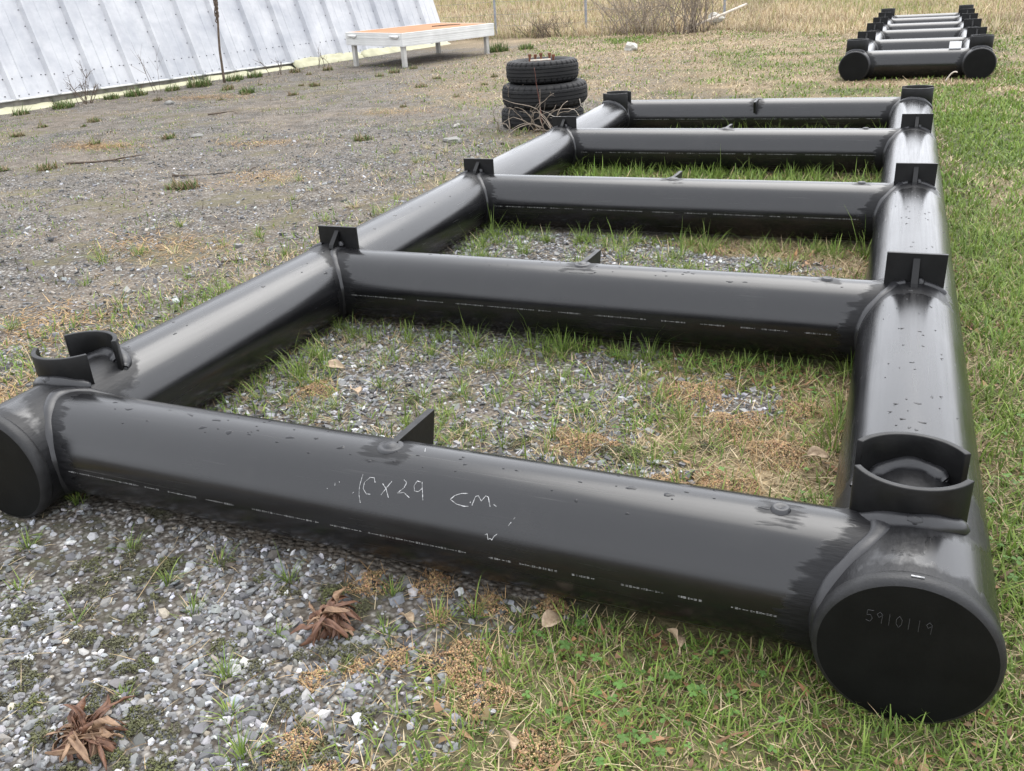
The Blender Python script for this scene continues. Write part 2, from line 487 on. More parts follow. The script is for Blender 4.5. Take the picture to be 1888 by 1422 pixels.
def build_frame(root, yR, yL, Lend, xleft, r, rc, zc, detail, fins, plugs, collars, plates):
    nseg = 84 if detail else 40
    st = .022 if detail else .06
    sides = [(lambda y: np.zeros_like(np.asarray(y, float)), yR, -1), (xleft, yL, 1)]
    # rails
    for si, (xf, yy, inner) in enumerate(sides):
        ys = np.linspace(.018, Lend - .018, int(Lend / st))
        th = np.linspace(0, 2 * np.pi, nseg, endpoint=False)
        Y, T = np.meshgrid(ys, th, indexing='ij')
        X = xf(Y) + r * np.cos(T); Z = zc + r * np.sin(T)
        d = np.minimum(Y - .068, Lend - .068 - Y)
        dx, dz = r * np.cos(T), r * np.sin(T)
        for yi in yy:
            dd = np.hypot(Y - yi, dz) - (rc + .035)
            d = np.minimum(d, np.where(dx * inner > -.02, dd, 1))
        for (k, pxx, pyy, pw, pt) in plates:
            if k == si:
                d = np.minimum(d, np.maximum(np.abs(Y - pyy + .055) - .075, np.where(dz > 0, np.abs(X - pxx) - .115, 1)))
        for (k, cx, cy, cr, ct) in collars:
            if k == si:
                d = np.minimum(d, np.where(dz > 0, np.hypot(X - cx, Y - cy) - (cr + .035), 1))
        V = np.stack([X, Y, Z], -1).reshape(-1, 3)
        n_, k_ = Y.shape; ii = np.arange(n_ * k_).reshape(n_, k_)
        Q = np.stack([ii[:-1], np.roll(ii, -1, 1)[:-1], np.roll(ii, -1, 1)[1:], ii[1:]], -1).reshape(-1, 4)
        np_mesh('long_pipe', V, [Q], M_RAIL, root, True, {'scrape': d.ravel()})
        for e, yend, sg in ((0, 0.0, 1), (1, Lend, -1)):
            cx = float(xf(yend))
            prof = [(0.0001, 0), (r * .5, 0), (r - .010, 0), (r - .008, .0002), (r - .0025, .0025), (r + .002, .008), (r + .0035, .014), (r + .0038, .028), (r + .0005, .036), (r - .006, .038)]
            mb = MB(); mb.lathe([(a, sg * b) for a, b in prof[3:]], nseg, (cx, yend, zc), 'y')
            cap = mb.build('end_cap', M_CAPR, root, True)
            mb = MB(); mb.lathe([(a, sg * b) for a, b in prof[:4]], nseg, (cx, yend, zc), 'y')
            mb.build('cap_face', M_CAP, cap, True)
    # cross pipes
    for i in range(len(yR)):
        a = np.array([float(xleft(yL[i])), yL[i], zc]); b = np.array([0, yR[i], zc])
        Lc = np.linalg.norm(b - a); u = (b - a) / Lc; vv = np.array([-u[1], u[0], 0])   # vv points +y
        ts = np.linspace(r * .45, Lc - r * .45, int(Lc / st))
        th = np.linspace(0, 2 * np.pi, nseg, endpoint=False)
        S, T = np.meshgrid(ts, th, indexing='ij')
        # local coords: x along pipe from right end (negative to left), keeps object coords = root coords
        P = a + S[..., None] * u + rc * (np.cos(T)[..., None] * vv + np.sin(T)[..., None] * np.array([0, 0, 1.0]))
        zz = rc * np.sin(T); sad = np.sqrt(np.maximum(r * r - zz * zz, 0))
        d = np.minimum(S - sad, Lc - S - sad) - .062
        arc = rc * np.arctan2(np.cos(T), np.sin(T))      # arc length from the crest, + to the back
        for (k, fx, sg) in fins:
            if k == i:
                d = np.minimum(d, np.maximum(np.abs(P[..., 0] - fx) - .055, np.abs(arc - sg * .05) - .10))
        for (k, fx) in plugs:
            if k == i:
                d = np.minimum(d, np.maximum(np.abs(P[..., 0] - fx) - .038, np.abs(arc) - .03))
        n_, k_ = S.shape; ii = np.arange(n_ * k_).reshape(n_, k_)
        Q = np.stack([ii[:-1], np.roll(ii, -1, 1)[:-1], np.roll(ii, -1, 1)[1:], ii[1:]], -1).reshape(-1, 4)
        cpipe = np_mesh('cross_pipe', P.reshape(-1, 3), [Q], M_CROSS, root, True, {'scrape': d.ravel()})
        # weld beads round both saddles
        tb = np.linspace(0, 2 * np.pi, 72 if detail else 36, endpoint=False)
        for e, (o, ud) in enumerate(((a, u), (b, -u))):
            zz = rc * np.sin(tb); sad = np.sqrt(np.maximum(r * r - zz * zz, 1e-6))
            C_ = o + sad[:, None] * ud + rc * (np.cos(tb)[:, None] * vv + np.sin(tb)[:, None] * np.array([0, 0, 1.0]))
            nc = np.cos(tb)[:, None] * vv + np.sin(tb)[:, None] * np.array([0, 0, 1.0])
            nm = unit(sad[:, None] * ud + zz[:, None] * np.array([0, 0, 1.0]))
            Nn = unit(nc + nm); Tn = unit(np.roll(C_, -1, 0) - np.roll(C_, 1, 0)); Bn = unit(np.cross(Tn, Nn))
            mb = MB()
            wob = 1 + .12 * np.sin(tb * 5 + e) + .08 * np.sin(tb * 13)
            sweep_bead(mb, C_ - Nn * .001, Nn, Bn, .0195 * wob, .0105 * wob, 10, True)
            mb.build('weld_bead', M_BEAD, cpipe, True)
        for (k, fx, sg) in fins:
            if k != i: continue
            yc = a[1] + (fx - a[0]) / u[0] * u[1]; cr = zc + rc
            top = [(0.012, cr + .005), (.225, cr - .001), (.197, cr - .098)]
            low = [(rc * math.sin(q), zc + (rc - .006) * math.cos(q)) for q in np.radians([62, 50, 38, 26, 14, 6])]
            low = [(q[0], q[1]) for q in low if q[0] < .19]
            poly = [(yc + sg * q[0], q[1]) for q in top + low]
            mb = MB(); mb.prism(poly, 0, fx - .010, fx + .010)
            fin = mb.build('fin_bracket', M_PLATE, root, bevel=.0015)
            mb = MB()
            mb.lathe([(.001, .010), (.012, .0095), (.018, .005), (.021, .003), (.027, .0055), (.034, .002), (.036, -.006)], 20, (fx, yc + sg * .004, cr - .002))
            mb.build('weld_blob', M_BEAD, fin, True)
        for (k, fx) in plugs:
            if k == i:
                yc = a[1] + (fx - a[0]) / u[0] * u[1]; cr = zc + rc
                mb = MB(); mb.lathe([(.001, .004), (.008, .006), (.013, .0085), (.017, .0075), (.021, .001), (.023, -.006)], 20, (fx, yc, cr - .001))
                mb.build('pipe_plug', M_BEAD, cpipe, True)
        if detail and i < 5:
            # line of printed marking along the front of the pipe
            rr = random.Random(40 + i); x = 0.05 + a[0] + r; V = []; F = []; n_ = 0
            th0 = math.radians(-1.0 if i else -1.5)
            while x < -r - .06:
                run = rr.choice([.05, .12, .2, .26, .09])
                xe = min(x + run, -r - .05)
                while x < xe:
                    wv = rr.choice([.003, .004, .006]); hgt_ = rr.choice([.0012, .002, .002])
                    for dz0 in ([0] if rr.random() < .5 else [-.0014, .0014]):
                        q = []
                        for xx, dz in ((x, -hgt_ / 2), (x + wv, -hgt_ / 2), (x + wv, hgt_ / 2), (x, hgt_ / 2)):
                            t_ = (xx - a[0]) / u[0]; tt = th0 + (dz + dz0) / rc
                            q.append(a + t_ * u + (rc + .0008) * (-math.cos(tt) * vv + math.sin(tt) * np.array([0, 0, 1.0])))
                        V += q; F.append([n_, n_ + 1, n_ + 2, n_ + 3]); n_ += 4
                    x += wv + rr.choice([.0012, .002, .004])
                x += rr.choice([.018, .03, .055])
            o = np_mesh('print_marking', np.array(V), [np.array(F)], M_PRINT, cpipe)
            o['kind'] = 'stuff'
    # plates
    for (k, pxx, pyy, pw, pt) in plates:
        xc = float(sides[k][0](pyy))
        bot = [(pxx + t_, zc + math.sqrt(max(r * r - min(abs(pxx + t_ - xc), r * .98) ** 2, 0)) - .004) for t_ in np.linspace(pw, -pw, 15)]
        poly = [(pxx - pw, pt), (pxx + pw, pt)] + bot
        mb = MB(); mb.prism(poly, 1, pyy - .007, pyy + .007)
        pl = mb.build('saddle_plate', M_PLATE, root, bevel=.0015)
        crest = zc + r
        mb = MB(); mb.prism([(pyy - .007, pt - .016), (pyy - .007, crest - .006), (pyy - .072, crest - .004), (pyy - .066, crest + .012)], 0, pxx - .011, pxx + .011)
        mb.build('gusset', M_PLATE, pl, bevel=.0015)
        for sg in (-1, 1):
            aa = np.linspace(.18, .66, 12) * sg
            P = np.stack([xc + r * np.sin(aa), np.full(12, pyy - .012), zc + r * np.cos(aa)], 1)
            Nn = np.stack([np.sin(aa), np.full(12, -.5), np.cos(aa)], 1); Nn = unit(Nn)
            Tn = unit(np.gradient(P, axis=0)); Bn = unit(np.cross(Tn, Nn))
            mb = MB(); sweep_bead(mb, P, Nn, Bn, .012, .009, 8)
            mb.build('weld_bead', M_BEAD, pl, True)
        if detail:
            mb = MB(); mb.lathe([(.001, .014), (.009, .012), (.014, .006), (.015, -.004)], 12, (pxx + .018, pyy - .016, crest + .004))
            mb.build('weld_blob', M_BEAD, pl, True)
    # split collars
    for (k, cx, cy, cr, ct) in collars:
        xc = float(sides[k][0](cy))
        for half in (0, 1):
            gap = .47
            aa = np.linspace(np.pi + gap, 2 * np.pi - gap, 30) if half == 0 else np.linspace(gap, np.pi - gap, 30)
            V = []; rw = (cr, cr, cr - .014, cr - .014)
            rj = random.Random(int(cx * 100) + half)
            for j, t_ in enumerate(aa):
                for q in range(4):
                    x = cx + rw[q] * math.cos(t_); y = cy + rw[q] * math.sin(t_)
                    zb = zc + math.sqrt(max(r * r - min(abs(x - xc), r * .97) ** 2, 0)) - .004
                    V.append((x, y, ct if q in (1, 2) else zb))
            F = [(j * 4 + q, j * 4 + (q + 1) % 4, (j + 1) * 4 + (q + 1) % 4, (j + 1) * 4 + q) for j in range(29) for q in range(4)]
            F += [(3, 2, 1, 0), (29 * 4, 29 * 4 + 1, 29 * 4 + 2, 29 * 4 + 3)]
            mb = MB(); mb.add(V, F)
            col = mb.build('collar_half', M_PLATE, root, True, bevel=.002)
            for rr_, s0 in ((cr + .007, 1), (cr - .022, -1)):
                if s0 < 0 and not detail: continue
                a0, a1 = (aa[0] + .1, aa[-1] - .1) if s0 > 0 else (aa[0] + .3, aa[-1] - .3)
                t2 = np.linspace(a0, a1, 26)
                x = cx + rr_ * np.cos(t2); y = cy + rr_ * np.sin(t2)
                z = zc + np.sqrt(np.maximum(r * r - np.minimum(np.abs(x - xc), r * .97) ** 2, 0))
                P = np.stack([x, y, z], 1); Nn = unit(np.stack([s0 * np.cos(t2) * .7 + (x - xc) / r * .6, s0 * np.sin(t2), np.full(26, 1.0)], 1))
                Tn = unit(np.gradient(P, axis=0)); Bn = unit(np.cross(Tn, Nn))
                wob = np.clip(np.sin(np.linspace(0.15, np.pi - .15, 26)) * 3, .5, 1) * (1 + .1 * np.sin(t2 * 9))
                mb = MB(); sweep_bead(mb, P + np.array([0, 0, .004]), Nn, Bn, .0185 * wob, .0125 * wob, 10)
                mb.build('weld_bead', M_BEAD, col, True)
            if detail and half == 0:
                t_ = 1.5 * np.pi + .08
                P = np.array([cx + (cr + .006) * math.cos(t_), cy + (cr + .006) * math.sin(t_), 0])
                P[2] = zc + math.sqrt(max(r * r - (P[0] - xc) ** 2, 0)) + .006
                mb = MB(); mb.tube([P + np.array([-.014, 0, 0]), P, P + np.array([.014, 0, 0])], [.011, .014, .011], 10)
                mb.build('weld_blob', M_BEAD, col, True)

frame = thing('pipe_frame', 'big black pipe frame in the foreground with chalk writing on its front cross pipe', 'pipe frame', (0, 0, 0), group='black welded pipe frames')
FINS = [(0, -1.185, 1), (1, -1.205, 1), (2, -1.228, 1), (3, -1.243, 1), (4, -1.255, -1)]
PLUGS = [(0, -.254), (1, -.285), (2, -.245), (3, -.30)]
PLATES = [(0, -.003, 1.764, .095, .424), (0, .001, 3.412, .095, .416), (0, .014, 5.182, .096, .408),
          (1, -2.365, 1.815, .098, .404), (1, -2.425, 3.465, .097, .398), (1, -2.495, 5.23, .098, .396)]
COLLARS = [(0, -.014, .330, .124, .396), (1, -2.398, .378, .124, .396), (0, .022, 6.76, .135, .402), (1, -2.515, 6.76, .132, .396)]
build_frame(frame, YR, YL, 7.05, xl, PR, .1497, PR, True, FINS, PLUGS, COLLARS, PLATES)

# chalk writing on the front cross pipe: polylines in (x along the pipe, angle round it)
STROKES = [[(-1.21, 52.3), (-1.209, 40.0), (-1.206, 33.3), (-1.199, 26.2)], [(-1.171, 46.6), (-1.177, 50.8), (-1.188, 50.6), (-1.199, 44.9), (-1.198, 39.3), (-1.187, 35.1), (-1.176, 35.4)], [(-1.151, 47.1), (-1.138, 42.9), (-1.126, 35.4)], [(-1.128, 50.6), (-1.138, 42.9), (-1.147, 36.6)], [(-1.099, 53.9), (-1.089, 51.6), (-1.092, 46.4), (-1.106, 40.7), (-1.089, 42.4), (-1.072, 38.7)], [(-1.055, 54.4), (-1.064, 54.9), (-1.068, 50.0), (-1.063, 45.4), (-1.053, 45.3), (-1.046, 48.5)], [(-1.051, 54.7), (-1.043, 46.6), (-1.036, 38.8)], [(-0.929, 51.6), (-0.945, 50.6), (-0.96, 47.6), (-0.968, 43.7), (-0.951, 40.7), (-0.932, 39.9), (-0.92, 40.6)], [(-0.918, 44.8), (-0.918, 43.7)], [(-0.912, 41.9), (-0.909, 50.1), (-0.903, 51.2), (-0.892, 47.1), (-0.885, 52.4), (-0.878, 51.4), (-0.868, 43.5)], [(-0.861, 46.0), (-0.853, 44.6)], [(-1.297, 33.7), (-1.295, 33.2)], [(-1.278, 39.8), (-1.277, 37.4)], [(-1.268, 41.8), (-1.266, 40.9)], [(-1.224, 33.4), (-1.222, 34.7)], [(-0.87, 19.2), (-0.865, 20.4), (-0.862, 15.7), (-0.857, 17.0), (-0.853, 15.7), (-0.848, 19.3), (-0.841, 21.8)], [(-0.804, 38.2), (-0.807, 36.8)], [(-0.811, 34.0), (-0.817, 30.4)], [(-1.095, 97.3), (-1.087, 90.5)]]
cpipes = [o for o in frame.children if o.name.startswith('cross_pipe')]
def on_c1(x, th):
    yc = YR[0] + (YL[0] - YR[0]) * (x / -2.373)
    return np.array([x, yc - .1502 * math.cos(R_(th)), PR + .1502 * math.sin(R_(th))])
for s in STROKES:
    pts = []
    for i in range(len(s) - 1):
        for q in np.linspace(0, 1, 6, endpoint=False):
            pts.append(on_c1(s[i][0] + (s[i + 1][0] - s[i][0]) * q, s[i][1] + (s[i + 1][1] - s[i][1]) * q))
    pts.append(on_c1(*s[-1]))
    mb = MB(); mb.tube(pts, [.0004 + .0007 * random.random() for _ in pts], 5)
    mb.build('chalk_stroke', M_CHALK, cpipes[0])
# 5910119 scratched into the front right cap
DIG = {'5': [[(1, 1), (.1, 1), (.05, .55), (.6, .6), (.9, .3), (.6, 0), (0, .08)]], '9': [[(.9, .8), (.5, 1), (.1, .75), (.4, .5), (.9, .75), (.85, 0)]],
       '1': [[(.5, 1), (.5, 0)]], '0': [[(.5, 1), (.1, .7), (.1, .3), (.5, 0), (.9, .3), (.9, .7), (.5, 1)]]}
mb = MB()
for i, ch in enumerate('5910119'):
    for pl_ in DIG[ch]:
        pts = []
        for k in range(len(pl_) - 1):
            for q in np.linspace(0, 1, 4, endpoint=False):
                u_, v_ = pl_[k][0] * (1 - q) + pl_[k + 1][0] * q, pl_[k][1] * (1 - q) + pl_[k + 1][1] * q
                pts.append((-.075 + .0165 * i + u_ * .0115 + .0015, -.0006, .226 - .0006 * i + v_ * .025))
        pts.append((-.075 + .0165 * i + pl_[-1][0] * .0115 + .0015, -.0006, .226 - .0006 * i + pl_[-1][1] * .025))
        mb.tube(pts, .0006, 4)
caps = [o for o in frame.children if o.name.startswith('end_cap')]
mb.build('engraved_number', M_SCRATCH, caps[0])
mb = MB(); mb.box((.002, -.0012 + .018, PR + PR * .998 + .0055), (.022, .003, .0015)); mb.build('white_mark', M_CHALK, caps[0])
# water drops lying on the pipes
mb = MB(); rd = random.Random(3)
def drop(c, n, t1, a, b, h):
    n = unit(np.array(n, float)); t1 = unit(np.array(t1, float)); t2 = np.cross(n, t1)
    V = [c + n * h]; F = []
    for (q, hh) in ((.55, .8), (.88, .38), (1.0, -.15)):
        for j in range(9):
            an = 2 * math.pi * j / 9; k = 1 + .22 * math.sin(3 * an + c[0] * 50) + .12 * math.sin(2 * an + c[1] * 70)
            V.append(c + t1 * a * q * k * math.cos(an) + t2 * b * q * k * math.sin(an) + n * h * hh)
    F += [(0, 1 + j, 1 + (j + 1) % 9) for j in range(9)]
    for l in (0, 9): F += [(1 + l + j, 10 + l + j, 10 + l + (j + 1) % 9, 1 + l + (j + 1) % 9) for j in range(9)]
    mb.add(V, F)
for k in range(60):
    x = rd.uniform(-2.1, -.2); th = R_(rd.choice([rd.uniform(55, 112), rd.uniform(60, 95)])); yc = YR[0] + (YL[0] - YR[0]) * (x / -2.373)
    n = np.array([0, -math.cos(th), math.sin(th)]); s = rd.choice([.0022, .0025, .003, .004, .005, .009])
    drop(np.array([x, yc, PR]) + n * .1497, n, (1, rd.uniform(-.3, .3), 0), s * rd.uniform(.9, 1.7), s * rd.uniform(.5, .9), .0013)
for k in range(28):
    x = rd.uniform(-2.1, -.2); th = R_(rd.uniform(65, 105)); yc = YR[1] + (YL[1] - YR[1]) * (x / -2.42)
    n = np.array([0, -math.cos(th), math.sin(th)]); s = rd.choice([.0025, .003, .004, .006])
    drop(np.array([x, yc, PR]) + n * .1497, n, (1, 0, 0), s * rd.uniform(.9, 1.8), s * rd.uniform(.5, .9), .0013)
for k in range(85):
    y = rd.uniform(.5, 3.3); th = R_(rd.gauss(90, 20)); n = np.array([math.cos(th), 0, math.sin(th)]); s = rd.choice([.0025, .003, .004, .006])
    drop(np.array([0, y, PR]) + n * PR, n, (rd.uniform(-.3, .3), 1, 0) if rd.random() < .3 else (1, 0, 0), s * rd.uniform(1, 1.9), s * .7, .0013)
for k in range(36):
    y = rd.uniform(.55, 3.3); th = R_(rd.gauss(85, 22)); n = np.array([math.cos(th), 0, math.sin(th)]); s = rd.choice([.003, .005, .008])
    drop(np.array([float(xl(y)), y, PR]) + n * PR, n, (0, 1, 0), s * rd.uniform(1, 1.8), s * .7, .0013)
o = mb.build('water_droplets', M_DROP, frame, True); o['kind'] = 'stuff'

FX, FY, FR = .684, 10.177, .168
frame2 = thing('pipe_frame', 'distant black pipe frame lying on the lawn at the upper right, six cross pipes', 'pipe frame', (FX, FY, .0816), (.005, 0, -.023), group='black welded pipe frames')
y2 = [.217, 1.876, 3.667, 5.148, 6.657, 7.721]
W2 = 1.321
f2x = lambda y: np.full_like(np.asarray(y, float), -W2)
pl2 = [(k, x, yv, .115, .435) for k, x in ((0, 0.0), (1, -W2)) for yv in y2[1:5]]
co2 = [(k, x, yv, .135, .45) for k, x in ((0, 0.0), (1, -W2)) for yv in (.30, 7.64)]
build_frame(frame2, y2, y2, 7.94, f2x, FR, .156, FR, False, [], [], co2, pl2)

# white card standing on the far frame and a bent white rod before it
def to_f2(p):
    return np.array(frame2.matrix_basis @ Vector(p))
mb = MB(); mb.box((0, 0, .037), (.125, .012, .074))
o = mb.build('white_card', M_WHITE); o.location = to_f2((-.265, .217, FR + .156))
tag(o, 'small white card standing on the front cross pipe of the far frame', 'card')
pts = [np.array([.335 + .13 * t, 10.02, 0.07 + .14 * math.sin(min(t * 1.9, 2.2))]) + np.array([0, 0, -.02]) for t in np.linspace(0, 1, 12)]
mb = MB(); mb.tube(pts, .008, 6); o = mb.build('bent_rod', M_WOODP, None, True)
tag(o, 'pale bent rod hooked over in the grass before the far frame', 'rod')

# ------------------------------------------------------------------ metal building
A = np.array([-12.811, 8.489, .206]); B = np.array([-9.943, 18.142, .296])
U = (B - A); LB = float(np.linalg.norm(U)); U /= LB
uh = unit(np.array([U[0], U[1], 0])); back = np.array([-uh[1], uh[0], 0.0]); out = -back
lean = R_(20)
DV = back * math.sin(lean) + np.array([0, 0, 1]) * math.cos(lean)      # up the slope
NV = unit(np.cross(U, DV)); NV = NV if NV @ out > 0 else -NV
bld = thing('metal_building', 'long building clad in sloping white ribbed metal panels along the left', 'building')
ribs = [-.49 - .665 * k for k in range(4, -1, -1)] + [.18 + .665 * k for k in range(15)] 
ribs = sorted(ribs); ribs = [r_ for r_ in ribs if r_ < LB - .2] + [LB]
HS = 4.2
def wp(s, t, o=0.0): return A + U * s + DV * t + NV * o
mbs = MB()
for k in range(len(ribs) - 1):
    s0, s1 = ribs[k], ribs[k + 1]; wd = s1 - s0
    # profile across the panel: rib, pan, two small stiffeners
    prof = [(0, .0), (.045, .07), (.085, .07), (.112, .0), (.27, .0), (.28, .004), (.30, .004), (.31, 0), (.45, 0), (.46, .004), (.48, .004), (.49, 0), (wd + .014, 0.0), (wd + .014, -.004), (0, -.004)]
    prof = [(a_, b_) for a_, b_ in prof if a_ <= wd + .02]
    n = len(prof); V = []; F = []
    rr = random.Random(k)
    for j, t_ in enumerate(np.linspace(-.02, HS, 9)):
        for a_, b_ in prof: V.append(wp(s0 + a_, t_, b_ + .002 * (k % 2) + (.004 * rr.uniform(-1, 1) if b_ == 0 and 0 < a_ < wd else 0)))
    F = [(j * n + i, j * n + i + 1, (j + 1) * n + i + 1, (j + 1) * n + i) for j in range(8) for i in range(n - 1)]
    mb = MB(); mb.add(V, F); mb.build('siding_panel', M_SIDING, bld)
    for t_ in np.arange(.32, HS, .255):
        mbs.box(wp(s0 - .012, t_, .006), (.013, .013, .013))
    for row, t_ in enumerate((.045, .31)):
        for q in np.linspace(.13, wd - .08, 4):
            mbs.box(wp(s0 + q, t_ + .02 * (q / wd), .006), (.014, .014, .014))
o = mbs.build('screws', M_SCREW, bld); o['kind'] = 'stuff'
s_lo, s_hi = ribs[0], LB
def strip(name, prof, mat, nseg=1, wob=0, seed=0, gaps=()):
    rr = np.random.default_rng(seed); V = []; n = len(prof); F = []
    ss = np.linspace(s_lo, s_hi, nseg + 1)
    for s in ss:
        b0 = A + U * s; gnd = gz(b0[0], b0[1])
        for (o_, z_, m_) in prof:
            p = b0 + out * (o_ + wob * (rr.random() - .5) * (1 if o_ > .05 else .2))
            p[2] = (b0[2] + z_) if m_ == 'e' else gnd + z_
            if wob and z_ > 0 or (wob and m_ == 'e'): p[2] += wob * .35 * (rr.random() - .5)
            V.append(p)
    F = [(j * n + i, j * n + i + 1, (j + 1) * n + i + 1, (j + 1) * n + i) for j in range(nseg) for i in range(n - 1)]
    mb = MB(); mb.add(V, F)
    return mb.build(name, mat, bld, wob > 0)
strip('drip_edge', [(.012, .012, 'e'), (.045, .004, 'e'), (.045, -.010, 'e'), (-.02, -.014, 'e')], M_ALU)
strip('footing', [(-.02, -.016, 'e'), (-.012, -.018, 'e'), (-.012, -.2, 'g')], M_CONC)
# far end gable and back slope close the building
mb = MB()
e0, e1 = wp(LB, 0), wp(LB, HS); f0 = e0 + back * 6.2; f0[2] = e0[2]; rg = e1 + back * (3.1 - HS * math.sin(lean)); rg[2] = e1[2] + 1.0
f1 = e1 + back * (6.2 - 2 * HS * math.sin(lean)); f1[2] = e1[2]
e0d = e0.copy(); e0d[2] -= .5; f0d = f0.copy(); f0d[2] -= .5
mb.add([e0d, e0, e1, rg, f1, f0, f0d], [(0, 1, 2, 3, 4, 5, 6)]); mb.build('gable_end', M_SIDING, bld)
mb = MB(); sh = U * -(LB - s_lo)
mb.add([e1, rg, f1, f0d, e1 + sh, rg + sh, f1 + sh, f0d + sh], [(0, 1, 5, 4), (1, 2, 6, 5), (2, 3, 7, 6)]); mb.build('roof', M_SIDING, bld)
# lumpy sprayed foam along the foot, in lengths split by the cracks in it
cuts = [s_lo, .80, 3.55, 4.55, 5.55, 7.35, 8.55, LB]
for k in range(len(cuts) - 1):
    s0, s1 = cuts[k] + .02, cuts[k + 1] - .02; n = max(6, int((s1 - s0) / .09)); rr = np.random.default_rng(70 + k); V = []
    hi = [.048, .042, .055, .04, .115, .095, .055][k]
    prof = [(-.01, 0.9), (.03, 1.0), (.07, .9), (.10, .62), (.125, .45), (.15, .4), (.19, .1), (.23, -.35)]
    off = np.convolve(rr.normal(0, 1, n + 8), np.ones(5) / 5, 'valid')[:n + 1]
    of2 = np.convolve(rr.normal(0, 1, n + 8), np.ones(3) / 3, 'valid')[:n + 1]
    for j, s in enumerate(np.linspace(s0, s1, n + 1)):
        b0 = A + U * s; g = gz(b0[0], b0[1]); tap = .75 if j in (0, n) else 1
        for i, (o_, z_) in enumerate(prof):
            p = b0 + out * (o_ * (1 + .25 * off[j]) * tap + .006 * rr.normal()); p[2] = g + z_ * hi * 1.25 * tap * (1 + .16 * of2[j]) + .004 * rr.normal()
            V.append(p)
    m_ = len(prof)
    F = [(j * m_ + i, j * m_ + i + 1, (j + 1) * m_ + i + 1, (j + 1) * m_ + i) for j in range(n) for i in range(m_ - 1)] + [tuple(range(m_))[::-1], tuple(n * m_ + i for i in range(m_))]
    mb = MB(); mb.add(V, F); mb.build('foam_strip', M_FOAM, bld, True)

# ------------------------------------------------------------------ stage platform
F0 = np.array([-8.335, 13.209]); pu = unit(np.array([.746, 2.196])); pv = np.array([-pu[1], pu[0]]); PL, PW = 2.36, 1.50; ZT = .730
plat = thing('platform', 'low white framed platform with an orange brown deck on four legs beside the metal building', 'platform', (0, 0, 0))
def pp(a, b, z): return np.array([F0[0] + pu[0] * a + pv[0] * b, F0[1] + pu[1] * a + pv[1] * b, z + .0055 * a + .027 * b])
_u3 = unit(np.array([pu[0], pu[1], .0055])); _v3 = unit(np.array([pv[0], pv[1], .027])); _w3 = unit(np.cross(_u3, _v3))
ROTP = np.stack([_u3, _v3, _w3], 1)
ROTV = np.array([[pu[0], pv[0], 0], [pu[1], pv[1], 0], [0, 0, 1]])
a0, a1, b0_, b1 = -.05, PL - .02, -.05, PW - .02
ca, cb = (a0 + a1) / 2, (b0_ + b1) / 2
mb = MB(); mb.box(pp(ca, cb, ZT - .012), (a1 - a0 - .05, b1 - b0_ - .05, .018), ROTP); mb.build('deck_board', M_DECK, plat)
for z0, hh in ((ZT - .057, .108), (ZT - .170, .112)):
    for (a_, b_, la, lb) in ((ca, b0_, a1 - a0 + .03, .03), (ca, b1, a1 - a0 + .03, .03), (a0, cb, .03, b1 - b0_ - .032), (a1, cb, .03, b1 - b0_ - .032)):
        long = la > lb
        mb = MB()
        # extruded rail: body with two raised lips along it
        mb.box(pp(a_, b_, z0), (la, lb, hh), ROTP)
        sgn = -1 if (b_ == b0_ or a_ == a0) else 1
        for dz in (-.030, .012, .044):
            oa, ob = (0, sgn * .0165) if long else (sgn * .0165, 0)
            mb.box(pp(a_ + oa, b_ + ob, z0 + dz), (la if long else .005, .005 if long else lb, .010), ROTP)
        mb.build('side_rail', M_ALU, plat, bevel=.002)
for (a_, b_) in ((.02, .02), (PL - .16, .02), (.02, PW - .12), (PL - .16, PW - .12)):
    q = pp(a_, b_, 0); g = gz(q[0], q[1]) - .02; zt = ZT - .222 + .0055 * a_ + .027 * b_
    mb = MB(); mb.box((q[0], q[1], (g + zt) / 2), (.075, .075, zt - g), ROTV)
    for da, db in ((-.0395, 0), (0, -.0395)):
        for e in (-.024, .024):
            r2 = pp(a_ + (da or e), b_ + (db or e), 0)
            mb.box((r2[0], r2[1], (g + zt) / 2), (.006 if da else .012, .006 if db else .012, zt - g - .004), ROTV)
    mb.build('leg', M_ALUL, plat, bevel=.003)
for b_ in (.12, PW - .22):
    mb = MB(); P0 = pp(a0 - .045, b_, ZT - .068)
    mb.tube([pp(a0 - .04, b_ - .11, ZT - .066), pp(a0 - .04, b_ + .11, ZT - .062)], .019, 8)
    mb.box(pp(a0 - .027, b_ - .03, ZT - .085), (.03, .07, .03), ROTP)
    mb.build('latch_handle', M_ALU, plat, True)
mb = MB(); mb.tube([pp(1.35, .62, ZT + .006), pp(1.62, .50, ZT + .011), pp(1.9, .40, ZT + .008)], [.009, .011, .007], 6)
tag(mb.build('stick', M_BARK, None, True), 'thin dark stick lying across the orange platform deck', 'stick')

